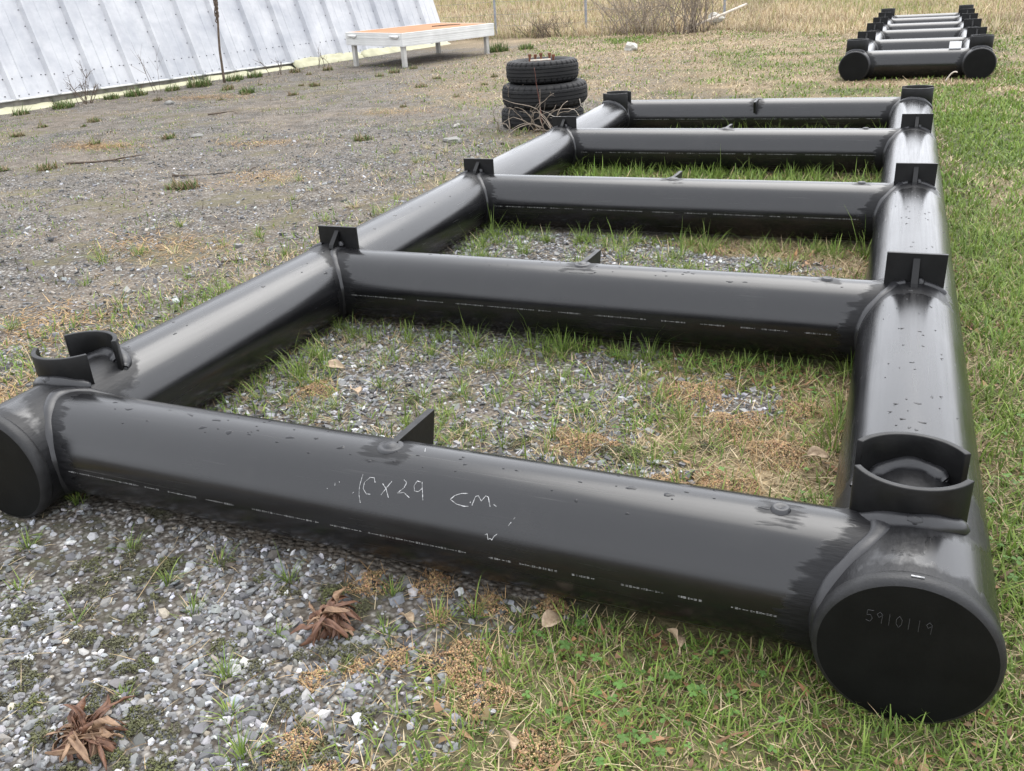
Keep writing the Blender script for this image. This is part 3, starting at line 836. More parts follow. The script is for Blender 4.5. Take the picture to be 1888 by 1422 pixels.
# ------------------------------------------------------------------ tyres
TC = np.array([-3.49, 7.41])
def tyre(name, label, c, z0, R, Ht_, seed, rot=0, tilt=(0, 0)):
    t = thing(name, label, 'tyre', (c[0], c[1], z0), (tilt[0], tilt[1], rot), group='stacked old tyres')
    n = 180; h2 = Ht_
    ri = R * .56
    g = .010
    pr = [(ri, .30), (ri + .012, .16), (ri + .05, .055), (R * .80, .0), (R * .90, .03), (R * .955, .085), (R * .978, .13), (R * .984, .20), (R - .001, .235), (R, .262)]
    groove = lambda z: [(R + .002, z - .022), (R - g, z - .016), (R - g, z + .016), (R + .002, z + .022)]
    pr += groove(.335) + groove(.5) + groove(.665)
    pr += [(R, .738), (R - .001, .765), (R * .984, .80), (R * .978, .87), (R * .955, .915), (R * .90, .97), (R * .80, 1.0), (ri + .05, .945), (ri + .012, .84), (ri, .70)]
    sh = {5, 6, 7, 22 + 1, 22 + 2, 22 + 3, 24, 25}
    rj = random.Random(seed)
    def rf(i, j, r):
        z = pr[i][1]
        if .08 < z < .21 or .79 < z < .92:
            return r - (.013 if j % 5 == 0 else 0)
        if (.26 < z < .32 or .68 < z < .74): return r - (.002 if j % 3 == 0 else 0)
        return r
    mb = MB(); mb.lathe([(r, z * h2) for r, z in pr], n, (0, 0, 0), rfun=rf, close=True)
    mb.build('tread', M_RUB, t)
    return t
gt = gz(*TC)
tyre('tyre', 'bottom tyre of the stack of three, half hidden by dry stems', TC + (-.02, .0), gt - .03, .425, .225, 1, .2)
tyre('tyre', 'middle and widest tyre of the stack of three', TC + (.015, .0), gt + .193, .437, .228, 2, 1.1, (.01, -.012))
top = tyre('tyre', 'top tyre of the stack with rusty wheel studs sticking up', TC + (-.01, .02), gt + .42, .368, .212, 3, 2.0)
mb = MB(); mb.lathe([(.001, .13), (.09, .13), (.11, .17), (.17, .175), (.2, .12), (.215, .06)], 32); mb.build('wheel_hub', M_RUST, top, True)
for k in range(5):
    an = 2 * math.pi * k / 5 + .5
    hb = (.05, .07, .085, .05, .06)[k]
    mb = MB(); mb.tube([(.125 * math.cos(an), .125 * math.sin(an), .16), (.125 * math.cos(an), .125 * math.sin(an), .212 + hb * .7)], .012, 8)
    mb.lathe([(.001, .0), (.019, .0), (.019, -.024), (.012, -.024)], 6, (.125 * math.cos(an), .125 * math.sin(an), .216 + hb * .72))
    mb.build('wheel_stud', M_RUST, top)
mb = MB(); mb.box((0, 0, .006), (.2, .035, .012)); o = mb.build('wood_slat', M_WOODP, None, bevel=.001)
o.location = (TC[0] + .06, TC[1] - .2, gt + .634); o.rotation_euler = (0, 0, .5)
tag(o, 'short pale wood slat lying on the top tyre', 'wood slat')

# ------------------------------------------------------------------ dry stems, shrubs, twigs
def bend(p, d, L, n, rnd, curl=.2, droop=0):
    pts = [np.array(p, float)]; d = unit(np.array(d, float))
    for i in range(n):
        d = unit(d + np.array([rnd.gauss(0, curl), rnd.gauss(0, curl), rnd.gauss(0, curl) - droop]))
        pts.append(pts[-1] + d * L / n)
    return pts
def branchy(mb, p, d, L, r, rnd, depth, curl=.18, droop=0, nb=3, spread=.7):
    pts = bend(p, d, L, 6, rnd, curl, droop)
    mb.tube(pts, np.linspace(r, r * .45, len(pts)), 5 if r > .003 else 4)
    if depth:
        for k in range(nb):
            i = rnd.randint(2, 5); dd = unit(pts[i] - pts[i - 1])
            branchy(mb, pts[i], dd + np.array([rnd.gauss(0, spread), rnd.gauss(0, spread), rnd.gauss(0, spread * .5) + .15]), L * rnd.uniform(.35, .6), r * .55, rnd, depth - 1, curl, droop, nb, spread)
def shrub(name, label, cat, xy, stems, h, r, seed, depth=1, splay=.5, droop=0, mat=None, nb=3, curl=.18, group=None, width=.06, lean_=(0, 0)):
    rnd = random.Random(seed); t = thing(name, label, cat, (xy[0], xy[1], gz(*xy) - .01), group=group)
    mb = MB()
    for k in range(stems):
        branchy(mb, (rnd.gauss(0, width), rnd.gauss(0, width), 0), (rnd.gauss(lean_[0], splay), rnd.gauss(lean_[1], splay), 1), h * rnd.uniform(.6, 1.1), r * rnd.uniform(.6, 1.1), rnd, depth, curl, droop, nb)
    mb.build('stems', mat or M_TWIG, t, True)
    return t
# dry canes in front of the tyres
rnd = random.Random(9)
t = thing('dead_weed', 'grey dead canes arching in front of the tyre stack', 'dead weed', (-3.55, 6.93, gz(-3.55, 6.93)))
mb = MB()
for k in range(16):
    x0 = rnd.uniform(-.25, .45); L = rnd.uniform(.35, .7)
    P = bend((x0 + rnd.gauss(0, .05), rnd.gauss(0, .05), 0), (rnd.gauss(-.1, .5), rnd.gauss(-.1, .2), 1), L, 9, rnd, .22, rnd.choice([.02, .12, .22]))
    mb.tube(P, np.linspace(.0075, .003, len(P)) * rnd.uniform(.6, 1.1), 5)
    if k % 2: branchy(mb, P[4], (rnd.gauss(0, .6), rnd.gauss(0, .3), .6), .25, .004, rnd, 1, .25, .05, 2)
mb.build('stems', M_TWIG, t, True)
mb = MB()
for k in range(1):
    P = bend((.20, .05, 0), (.0, 0, 1), .62, 8, rnd, .06); mb.tube(P, np.linspace(.005, .002, len(P)), 5)
mb.build('red_stem', M_REDTWIG, t, True)
shrub('dead_weed', 'pale dry tangle behind the second left plate, right of the tyres', 'dead weed', (-2.80, 6.75), 12, .45, .005, 21, 1, .45, .12, M_WOODP, 2, .25)
# plants along the building
t = thing('dry_stalk', 'tallest brown stalk with a seed head against the white metal building', 'dry stalk', (-11.085, 11.608, gz(-11.085, 11.608)))
mb = MB(); P = bend((0, 0, 0), (.02, -.02, 1), 1.5, 14, random.Random(4), .03); mb.tube(P, np.linspace(.024, .014, len(P)), 7); mb.build('stalk', M_BARK, t, True)
mb = MB(); rnd = random.Random(6)
for k in range(70):
    q = P[-6] + (P[-1] - P[-6]) * rnd.random() ** .8
    a_ = rnd.uniform(0, 6.28); d = np.array([math.cos(a_), math.sin(a_), 1.2]); mb.tube([q, q + unit(d) * .05, q + unit(d + (0, 0, 1.0)) * .085], [.011, .012, .004], 5)
mb.build('seed_head', M_BARK, t, True)
shrub('dry_weed', 'thin three stemmed dry weed standing against the third siding panel', 'dry weed', (-11.60, 10.55), 3, 1.05, .005, 31, 1, .12, 0, M_BARK, 3, .06)
shrub('dry_weed', 'short dense dark shrub at the foot of the siding near the left edge', 'dry weed', (-11.97, 9.35), 9, .45, .008, 32, 2, .28, 0, M_BARK, 3, .12)
shrub('dry_weed', 'small leafless weed right of the tall stalk before the yellow foam', 'dry weed', (-10.72, 12.55), 4, .34, .007, 33, 1, .22, 0, M_BARK, 3, .15)
shrub('dry_weed', 'small forked weed before the yellow foam left of the platform', 'dry weed', (-10.30, 13.55), 4, .40, .006, 34, 1, .18, 0, M_BARK, 3, .12)
# brush by the fence
shrub('brush', 'tall dense clump of grey brown bare stems by the leaning pole', 'brush', (-4.25, 18.35), 46, 1.5, .011, 41, 1, .22, 0, M_TWIG, 3, .08, width=.16)
shrub('brush', 'loose tangle of pale arching canes right of the second fence post', 'brush', (-5.75, 18.75), 46, 1.25, .009, 42, 1, .5, .05, M_TWIG, 3, .12, width=.3)
shrub('brush', 'thin straggling canes between the tangle and the tall clump', 'brush', (-4.95, 18.55), 34, 1.2, .009, 45, 1, .4, .03, M_TWIG, 3, .12, width=.35)
shrub('brush', 'low dark mound of twigs left of the second fence post', 'brush', (-7.75, 18.9), 60, .5, .007, 43, 1, .7, .05, M_BARK, 4, .2, width=.25)
shrub('brush', 'slim sapling behind the platform deck', 'brush', (-10.6, 20.2), 1, 1.25, .010, 44, 0, .1, 0, M_TWIG, 3, .08)
def twig(label, x, y, L, ang, seed, r=.012):
    rnd = random.Random(seed); mb = MB()
    branchy(mb, (0, 0, .015), (math.cos(ang), math.sin(ang), .0), L, r, rnd, 1, .07, 0, 2, .4)
    o = mb.build('fallen_twig', M_BARK, None, True)
    n = len(o.data.vertices); co = np.empty(n * 3, np.float32); o.data.vertices.foreach_get('co', co); co = co.reshape(-1, 3); co[:, 2] = .012 + np.clip(co[:, 2] - .012, -.01, .03); o.data.vertices.foreach_set('co', co.ravel())
    o.location = (x, y, gz(x, y)); tag(o, label, 'twig')
twig('long dark twig lying on the gravel below the mossy patch', -8.5, 8.1, 1.0, .25, 51)
twig('forked dark twig lying just below the tan straw patch at left', -7.6, 4.95, .8, .45, 52)
twig('dark twig beside brown litter in the middle of the gravel yard', -5.9, 4.55, .9, .5, 53)
twig('short twig lying near the left pipe between tufts', -3.55, 2.35, .35, .9, 54, .007)
def rock(label, x, y, size, seed, mat=M_PALE, name='pale_rock', sink=.3):
    rr = np.random.default_rng(seed); ph = (1 + 5 ** .5) / 2
    import bmesh
    bm = bmesh.new(); bmesh.ops.create_icosphere(bm, subdivisions=2, radius=1)
    for v in bm.verts:
        d = np.array(v.co); k = 1 + .22 * math.sin(3 * d[0] + seed) * math.cos(2.5 * d[1] - seed) + .10 * rr.normal()
        v.co = Vector((d[0] * size[0] * k, d[1] * size[1] * k, d[2] * size[2] * k))
    me = bpy.data.meshes.new(name); bm.to_mesh(me); bm.free(); me.materials.append(mat)
    o = bpy.data.objects.new(name, me); link(o); o.location = (x, y, gz(x, y) + size[2] * (1 - 2 * sink)); o.rotation_euler = (0, 0, seed)
    tag(o, label, 'rock')
rock('chalky white rock on the grass beyond the tyre stack', -4.667, 15.1, (.17, .12, .10), 2)
rock('pale angular rock lodged in the brush by the leaning pole', -3.93, 19.2, (.17, .12, .13), 3, sink=-.3)
rock('flat whitish stone in the gravel yard midway to the building', -10.05, 9.1, (.09, .06, .035), 4, M_DULL)
rock('white stone in the dry grass left of the tyre stack', -4.40, 7.18, (.05, .035, .03), 5)
rock('flat grey stone at the left of the tyre stack foot', -4.05, 6.35, (.11, .07, .035), 6, M_DULL)
rock('largest pale stone in the middle of the left yard', -7.35, 6.55, (.08, .05, .025), 7, M_DULL)
# leaning pole in the brush
mb = MB(); mb.tube([(-4.42, 18.45, .33), (-3.85, 18.9, .53), (-3.30, 19.3, .74)], [.028, .026, .022], 8)
tag(mb.build('leaning_pole', M_WOODP, None, True), 'pale wooden pole slanting up through the brush', 'pole')
# fence
fen = thing('wire_fence', 'wire fence on thin grey steel posts behind the platform', 'fence')
FP = [(-16.4, 20.05), (-14.05, 19.9), (-11.65, 19.72), (-9.281, 19.54), (-6.928, 19.36), (-4.0, 20.6)]
for k, (x, y) in enumerate(FP):
    mb = MB(); z = gz(x, y)
    mb.box((x, y, z + .6), (.055, .012, 1.3)); mb.box((x, y + .02, z + .6), (.012, .032, 1.3))
    mb.build('fence_post', M_POST, fen)
for hgt_ in (.25, .5, .78, 1.05, 1.2):
    P = []
    for k in range(len(FP) - 1):
        for q in np.linspace(0, 1, 6, endpoint=False):
            x = FP[k][0] * (1 - q) + FP[k + 1][0] * q; y = FP[k][1] * (1 - q) + FP[k + 1][1] * q
            P.append((x, y - .012, gz(x, y) + hgt_ - .02 * math.sin(math.pi * q)))
    mb = MB(); mb.tube(P, .003, 4); mb.build('fence_wire', M_WIRE, fen)

# ------------------------------------------------------------------ dead leafy plants and fallen leaves
def leaf_mesh(L, W, curl, twist, seed, cup=.35, crump=.10):
    rnd = random.Random(seed); V = []; F = []; n = 7; m_ = 5
    for i in range(n):
        t = i / (n - 1); wv = W * (math.sin(math.pi * (t * .93 + .04)) ** .8) * (1 - .25 * t) + .002
        a = curl * t; x = L * (math.sin(a) / a if abs(a) > 1e-3 else 1) * t; z = -L * t * (1 - math.cos(a)) / (a if abs(a) > 1e-3 else 1)
        for j in range(m_):
            u = (j / (m_ - 1) - .5) * 2; tw = twist * t
            yy = u * wv / 2; zz = cup * wv * (abs(u) ** 1.5) + crump * wv * math.sin(7 * t + 3 * u + seed) * (.4 + abs(u)) + (crump - .1) * W * math.sin(11 * t + seed * 1.7) + rnd.gauss(0, .03 * W)
            V.append((x, yy * math.cos(tw) - zz * math.sin(tw), z + yy * math.sin(tw) + zz * math.cos(tw)))
    F = [(i * m_ + j, i * m_ + j + 1, (i + 1) * m_ + j + 1, (i + 1) * m_ + j) for i in range(n - 1) for j in range(m_ - 1)]
    return V, F
def dead_plant(label, x, y, scale, seed, heading):
    t = thing('dead_plant', label, 'dead plant', (x, y, gz(x, y)))
    rnd = random.Random(seed)
    for k in range(64):
        a = heading + rnd.gauss(0, 1.6); el = rnd.uniform(-.1, .9)
        V, F = leaf_mesh(scale * rnd.uniform(.35, 1.0), scale * rnd.uniform(.07, .20), rnd.uniform(.7, 3.0), rnd.gauss(0, 1.2), seed * 50 + k, rnd.uniform(.1, 1.1), .32)
        mb = MB(); mb.add(V, F); o = mb.build('leaf', (M_BROWN, M_BROWN, M_BROWN2)[k % 3], t, True)
        so = o.modifiers.new('thick', 'SOLIDIFY'); so.thickness = .0012
        o.location = (rnd.gauss(0, scale * .10), rnd.gauss(0, scale * .10), scale * rnd.uniform(.12, .34))
        o.rotation_euler = (rnd.gauss(0, .5), -el, a)
    mb = MB(); P = bend((0, 0, .0), (.3, .2, 1), scale * .5, 5, rnd, .15); mb.tube(P, np.linspace(scale * .06, scale * .03, len(P)), 6); mb.build('stem', M_BROWN, t, True)
dead_plant('withered brown leafy plant on the gravel before the front pipe', -1.205, -.115, .105, 1, .6)
dead_plant('larger withered brown leafy plant at the lower left of the gravel', -1.475, -.575, .108, 2, .5)
def fallen(label, x, y, L, Wd_, rot, seed, up=.02, tilt=.25):
    t = thing('fallen_leaf', label, 'leaf', (x, y, gz(x, y) + up), (tilt, -.25, rot))
    V, F = leaf_mesh(L, Wd_, .9, .4, seed, .3); mb = MB(); mb.add(V, F); o = mb.build('leaf_blade', M_TANLEAF, t, True)
    so = o.modifiers.new('thick', 'SOLIDIFY'); so.thickness = .001
    mb = MB(); mb.tube([(-.02, 0, .0), (.0, 0, .001), (L * .5, 0, -.005)], [.0012, .0012, .0008], 5); mb.build('leaf_stem', M_TANLEAF, t)
fallen('pale torn leaf in the grass just in front of the front pipe', -.72, .01, .065, .045, 1.2, 1, .03)
fallen('whitish leaf at the bottom edge of the lawn', -.655, -.33, .06, .03, 2.0, 2, .03, .8)
fallen('pale leaf at the grass edge inside the front bay, right side', -.25, .92, .07, .045, .4, 3, .05)
fallen('cream leaf near the right pipe beside the collar', -.13, 1.02, .09, .05, 1.0, 4, .06)
fallen('tan leaf in the far left corner of the front bay', -2.06, 1.17, .08, .05, .2, 5, .03)
fallen('pale leaf in the left part of the front bay beside a tuft', -1.80, .98, .07, .05, 2.4, 6, .03)
fallen('brown leaf standing in the grass below the front pipe at right', -.42, .02, .06, .035, 1.9, 7, .05, .9)
fallen('curled brown leaf beside the withered plant', -1.02, -.05, .06, .03, 2.6, 8, .01)
fallen('pale leaf in the lawn right of the right collar', .42, .85, .08, .05, .6, 9, .05)

# ------------------------------------------------------------------ gravel stones (uncountable)
CAMXY = CAM_LOC[:2]
def scatter(n, x0, x1, y0, y1, pdf):
    x = RNG.uniform(x0, x1, n); y = RNG.uniform(y0, y1, n)
    k = RNG.random(n) < pdf(x, y)
    return x[k], y[k]
ph = (1 + 5 ** .5) / 2
ICO = unit(np.array([(-1, ph, 0), (1, ph, 0), (-1, -ph, 0), (1, -ph, 0), (0, -1, ph), (0, 1, ph), (0, -1, -ph), (0, 1, -ph), (ph, 0, -1), (ph, 0, 1), (-ph, 0, -1), (-ph, 0, 1)]))
ICF = np.array([(0, 11, 5), (0, 5, 1), (0, 1, 7), (0, 7, 10), (0, 10, 11), (1, 5, 9), (5, 11, 4), (11, 10, 2), (10, 7, 6), (7, 1, 8), (3, 9, 4), (3, 4, 2), (3, 2, 6), (3, 6, 8), (3, 8, 9), (4, 9, 5), (2, 4, 11), (6, 2, 10), (8, 6, 7), (9, 8, 1)])
BOX = np.array([(-1, -1, -1), (1, -1, -1), (1, 1, -1), (-1, 1, -1), (-1, -1, 1), (1, -1, 1), (1, 1, 1), (-1, 1, 1)]) * .62
BXF = np.array([(0, 3, 2, 1), (4, 5, 6, 7), (0, 1, 5, 4), (1, 2, 6, 5), (2, 3, 7, 6), (3, 0, 4, 7)])
def lumps(name, x, y, size, base, fb, colors, mat, flat=(.6, .85), lift=.0, jit=.25, smooth=False, zoff=None):
    n = len(x); k = len(base)
    V = base[None] * (1 + jit * RNG.normal(0, 1, (n, k, 1)).clip(-1.5, 1.5)) + .12 * jit * RNG.normal(0, 1, (n, k, 3))
    sc = np.stack([np.ones(n), RNG.uniform(.55, .95, n), RNG.uniform(flat[0], flat[1], n)], 1) * size[:, None]
    V = V * sc[:, None, :]
    t1 = RNG.normal(0, .3, n); t2 = RNG.normal(0, .3, n); a = RNG.uniform(0, 6.283, n)
    z = V[..., 2] + V[..., 0] * t1[:, None] + V[..., 1] * t2[:, None]
    X = V[..., 0] * np.cos(a)[:, None] - V[..., 1] * np.sin(a)[:, None]; Y = V[..., 0] * np.sin(a)[:, None] + V[..., 1] * np.cos(a)[:, None]
    zb = H(x, y) + size * lift + (0 if zoff is None else zoff)
    P = np.stack([X + x[:, None], Y + y[:, None], z + zb[:, None]], -1).reshape(-1, 3)
    F = (fb[None] + (np.arange(n) * k)[:, None, None]).reshape(-1, fb.shape[1])
    C3 = np.repeat(colors, k, 0)
    return tag(np_mesh(name, P, [F], mat, None, smooth, {'Col': C3}), kind='stuff')
def stone_cols(n):
    v = RNG.lognormal(-1.84, .58, n).clip(.025, .58)[:, None]
    tint = np.stack([1 + RNG.normal(0, .03, n), np.ones(n), 1 + RNG.normal(.015, .05, n)], 1)
    c = v * tint
    br = RNG.random(n) < .06
    c[br] *= np.array([1.05, .92, .74])
    return c
def stone_pdf(x, y):
    cov = np.maximum(lawn_mask(x, y), .75 * strip_mask(x, y))
    mo = sstep(.52, .68, fbm(x * 2.1 + 50, y * 2.1 + 3, 4))
    return np.clip(1 - 1.15 * cov, 0, 1) * (1 - .75 * mo) * .85 * ~under_pipe(x, y, .09)
x, y = scatter(26000, -2.6, -.45, -1.0, .2, stone_pdf)
sz = RNG.lognormal(math.log(.0071), .38, len(x)).clip(.003, .02)
tag(lumps('gravel', x, y, sz, ICO, ICF, stone_cols(len(x)), M_STONE, (.4, .7), .12, .16), 'loose grey crushed gravel before the front pipe')
x, y = scatter(34000, -2.3, -.2, .3, 3.3, lambda a, b: stone_pdf(a, b) * .95)
sz = RNG.lognormal(math.log(.0085), .33, len(x)).clip(.004, .02)
tag(lumps('gravel', x, y, sz, BOX, BXF, stone_cols(len(x)), M_STONE, (.45, .75), .1, .22), 'loose grey crushed gravel inside the frame bays')
x, y = scatter(52000, -7.5, -2.3, -1.0, 7.0, lambda a, b: stone_pdf(a, b) * np.exp(-np.hypot(a - CAMXY[0], b - CAMXY[1]) / 4.5) * 1.6)
sz = RNG.lognormal(math.log(.0095), .4, len(x)).clip(.004, .03)
tag(lumps('gravel', x, y, sz, BOX, BXF, stone_cols(len(x)) * .9, M_STONE, (.4, .7), .1, .22), 'loose grey gravel of the yard left of the frame')

# crumbs: dry tan moss clumps and green moss cushions
TAN = [(-1.198, .05, .05), (-1.138, -.273, .035), (-1.065, -.205, .03), (-1.067, -.442, .045), (-1.038, .10, .045), (-.98, .0, .03), (-.882, .067, .04), (-.737, .115, .04), (-.928, .889, .10), (-1.0, -.16, .035), (-.86, -.12, .07), (-.78, -.2, .06), (-.95, -.50, .06), (-.62, -.30, .05), (-2.0, 1.0, .08), (-.45, .75, .09), (-.33, 1.0, .10), (-.5, 1.15, .10), (-.30, 1.3, .08), (-.66, 1.35, .12), (-.62, .72, .05)]
px_, py_, ss, cc, zo = [], [], [], [], []
for (cx, cy, rr_) in TAN:
    n = int(820 * (rr_ / .05) ** 1.6); d = np.sqrt(RNG.random(n)); a = RNG.uniform(0, 6.28, n)
    irr = 1 + .3 * np.sin(a * 3 + cx * 40) + .2 * np.sin(a * 5 + cy * 30)
    px_.append(cx + rr_ * d * irr * np.cos(a)); py_.append(cy + rr_ * d * irr * np.sin(a)); ss.append(RNG.uniform(.0012, .0029, n)); zo.append((1 - d ** 2) * min(rr_, .06) * .38)
    cc.append(np.array([.36, .235, .115]) * RNG.uniform(.35, 1.5, (n, 1)) * (1 + RNG.normal(0, .09, (n, 3))))
tag(lumps('dry_moss', np.concatenate(px_), np.concatenate(py_), np.concatenate(ss), BOX, BXF, np.concatenate(cc).clip(.02, .8), M_STONE, (.4, 1.0), .3, .3, zoff=np.concatenate(zo)), 'crumbly tan tufts of dried moss on the gravel')
TANXY = TAN
px_, py_, ss, cc, zo = [], [], [], [], []
rg_ = np.random.default_rng(21)
MOSS = [(-.75, .851, .05), (-.80, .87, .04), (-1.0, -.44, .035), (-.55, .963, .04), (-1.16, -.37, .04), (-.98, -.33, .03)] + [(rg_.uniform(-2.3, -1.0), rg_.uniform(-.75, .02), rg_.uniform(.012, .035)) for _ in range(130)] + [(rg_.uniform(-1.9, -.6), rg_.uniform(.4, 1.5), rg_.uniform(.015, .04)) for _ in range(14)]
for (cx, cy, rr_) in MOSS:
    n = int(200 * (rr_ / .035) ** 1.6); d = np.sqrt(RNG.random(n)); a = RNG.uniform(0, 6.28, n)
    irr = 1 + .35 * np.sin(a * 3 + cx * 40) + .25 * np.sin(a * 5 + cy * 30)
    px_.append(cx + rr_ * d * irr * np.cos(a)); py_.append(cy + rr_ * d * irr * np.sin(a)); ss.append(RNG.uniform(.0015, .0035, n)); zo.append((1 - d ** 2) * rr_ * .3 + .003)
    g = RNG.uniform(.5, 1.2, (n, 1)); q = rg_.random()
    cc.append((np.array([.085, .095, .02]) * q + np.array([.08, .075, .035]) * (1 - q)) * g)
tag(lumps('green_moss', np.concatenate(px_), np.concatenate(py_), np.concatenate(ss), BOX, BXF, np.concatenate(cc), M_STONE, (.5, 1.0), .3, .3, zoff=np.concatenate(zo)), 'small dark green moss cushions between the stones')

# ------------------------------------------------------------------ grass (uncountable)
def blades(name, label, x, y, h, wd, az, el, curl, cols, seg=3, zoff=0.0):
    """each blade: ribbon of seg quads ending in a point; el = angle from the vertical at the base"""
    n = len(x); k = 2 * seg + 1
    dirx, diry = np.cos(az), np.sin(az)
    V = np.empty((n, k, 3)); px = x.copy(); pyv = y.copy(); pz = H(x, y) + zoff - .004
    e = el.copy()
    sx, sy = -diry, dirx
    for i in range(seg + 1):
        w_ = wd * (1 - (i / seg) ** 1.6) * .5
        if i < seg:
            V[:, 2 * i] = np.stack([px - sx * w_, pyv - sy * w_, pz], 1); V[:, 2 * i + 1] = np.stack([px + sx * w_, pyv + sy * w_, pz], 1)
        else:
            V[:, 2 * i] = np.stack([px, pyv, pz], 1)
        st = h / seg
        px = px + dirx * np.sin(e) * st; pyv = pyv + diry * np.sin(e) * st; pz = pz + np.cos(e) * st
        e = np.minimum(e + curl / seg, 1.9)
    zmin = (H(x, y) + .003)[:, None]
    V[..., 2] = np.maximum(V[..., 2], zmin - .006)
    o_ = (np.arange(n) * k)[:, None]
    Q = np.concatenate([o_ + np.array([[2 * i, 2 * i + 1, 2 * i + 3, 2 * i + 2]]) for i in range(seg - 1)]) if seg > 1 else np.zeros((0, 4), int)
    T = o_ + np.array([[2 * seg - 2, 2 * seg - 1, 2 * seg]])
    C3 = np.repeat(cols, k, 0).reshape(n, k, 3)
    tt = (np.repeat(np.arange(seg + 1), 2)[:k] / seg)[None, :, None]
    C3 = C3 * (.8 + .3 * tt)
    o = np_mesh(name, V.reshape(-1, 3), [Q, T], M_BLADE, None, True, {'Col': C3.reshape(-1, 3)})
    return tag(o, label, kind='stuff')
def green_cols(n):
    b = np.array([.135, .225, .036]); c2 = np.array([.245, .31, .075]); c3 = np.array([.055, .105, .027])
    t = RNG.random((n, 1)); u = RNG.random((n, 1))
    c = b * (1 - t) + c2 * t
    return (c * (1 - .6 * u * (u > .6)) + c3 * (.6 * u * (u > .6))) * RNG.uniform(.75, 1.2, (n, 1))
def straw_cols(n):
    t = RNG.random((n, 1))
    c = np.array([.44, .325, .18]) * (1 - t) + np.array([.62, .51, .33]) * t
    d = RNG.random((n, 1)) < .22
    return np.where(d, c * np.array([.5, .42, .36]), c) * RNG.uniform(.6, 1.1, (n, 1))
def lawn_set(name, label, n, x0, x1, y0, y1, hg, wd, pdf, strawy=1.0, seg=3, hvar=.35):
    x, y = scatter(n, x0, x1, y0, y1, lambda a, b: pdf(a, b) * ~under_pipe(a, b, .08))
    m_ = len(x); g = RNG.random(m_) < np.clip(green_mask(x, y) * .86, .06, .9)
    clump = .55 + .9 * fbm(x * 9, y * 9, 2)
    h = hg * clump * RNG.lognormal(0, hvar, m_) * np.where(g, 1, .9)
    el = np.where(g, np.abs(RNG.normal(.6, .4, m_)), RNG.uniform(.8, 1.62, m_))
    cur = np.where(g, RNG.uniform(.2, 1.3, m_), RNG.uniform(-.2, .6, m_))
    cols = np.where(g[:, None], green_cols(m_), straw_cols(m_))
    dist = np.hypot(x - CAMXY[0], y - CAMXY[1])
    return blades(name, label, x, y, h, wd * RNG.uniform(.6, 1.25, m_) * np.where(g, 1, .8) * (1 + .09 * dist), RNG.uniform(0, 6.283, m_), el, cur, cols, seg)
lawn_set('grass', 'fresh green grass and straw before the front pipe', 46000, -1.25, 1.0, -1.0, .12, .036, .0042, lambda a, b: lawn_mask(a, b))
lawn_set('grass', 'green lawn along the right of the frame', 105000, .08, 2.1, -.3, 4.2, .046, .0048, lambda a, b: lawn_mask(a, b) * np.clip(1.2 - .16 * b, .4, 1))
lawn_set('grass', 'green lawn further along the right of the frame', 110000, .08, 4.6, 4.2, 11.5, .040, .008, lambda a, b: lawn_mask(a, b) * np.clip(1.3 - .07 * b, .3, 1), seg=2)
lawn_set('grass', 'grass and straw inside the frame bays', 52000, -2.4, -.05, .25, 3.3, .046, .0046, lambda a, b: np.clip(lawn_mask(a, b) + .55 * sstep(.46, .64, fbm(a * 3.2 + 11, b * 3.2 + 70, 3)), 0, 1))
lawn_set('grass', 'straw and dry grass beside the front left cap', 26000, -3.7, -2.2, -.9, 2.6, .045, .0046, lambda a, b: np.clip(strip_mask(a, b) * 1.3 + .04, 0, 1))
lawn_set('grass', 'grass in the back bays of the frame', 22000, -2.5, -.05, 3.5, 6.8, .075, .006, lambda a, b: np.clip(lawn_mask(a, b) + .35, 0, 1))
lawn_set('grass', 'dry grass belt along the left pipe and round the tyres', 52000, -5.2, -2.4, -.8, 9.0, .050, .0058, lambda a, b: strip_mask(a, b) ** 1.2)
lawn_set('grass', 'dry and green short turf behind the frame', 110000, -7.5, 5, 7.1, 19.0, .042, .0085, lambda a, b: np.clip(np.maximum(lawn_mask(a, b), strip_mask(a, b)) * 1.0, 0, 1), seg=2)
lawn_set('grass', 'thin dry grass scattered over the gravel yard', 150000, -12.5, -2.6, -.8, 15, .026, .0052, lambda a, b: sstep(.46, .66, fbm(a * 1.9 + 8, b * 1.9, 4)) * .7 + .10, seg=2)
# tall pale field beyond the fence
def field(name, label, n, x0, x1, y0, y1, hg, wd, pdf, seg=2, gr=.12):
    x, y = scatter(n, x0, x1, y0, y1, pdf); m_ = len(x)
    cl = .5 + 1.0 * fbm(x * 1.3, y * 1.3, 3)
    g = RNG.random(m_) < gr * (2.2 * fbm(x * .35 + 5, y * .35, 2)) ** 2
    c = np.where(g[:, None], green_cols(m_) * np.array([1.3, 1.1, 1.2]), straw_cols(m_) * np.array([1.0, 1.02, 1.06]) * (.45 + 1.1 * fbm(x * .7, y * .7, 4))[:, None])
    blades(name, label, x, y, hg * cl * RNG.lognormal(0, .3, m_), wd * RNG.uniform(.6, 1.3, m_), RNG.uniform(0, 6.283, m_), np.abs(RNG.normal(.7, .45, m_)), RNG.uniform(.2, 1.8, m_), c, seg)
FLINE = np.array([(-30, 20.4), (-11.65, 19.72), (-6.9, 19.36), (-4, 19.6), (-2, 18.3), (0, 18.2), (2, 16.6), (8, 15.5)])
def beyond(a, b, off=.0):
    fy = np.interp(a, FLINE[:, 0], FLINE[:, 1]); return sstep(-.5 + off, .6 + off, b - fy)
field('dry_field_grass', 'tall pale dry grass of the field beyond the fence', 170000, -20, 8, 15.2, 34, .19, .014, lambda a, b: beyond(a, b, -.2) * np.clip(1.6 - (b - 18) / 20, .3, 1) * (.35 + .65 * sstep(-9.9, -9.0, a + .0 * b)))
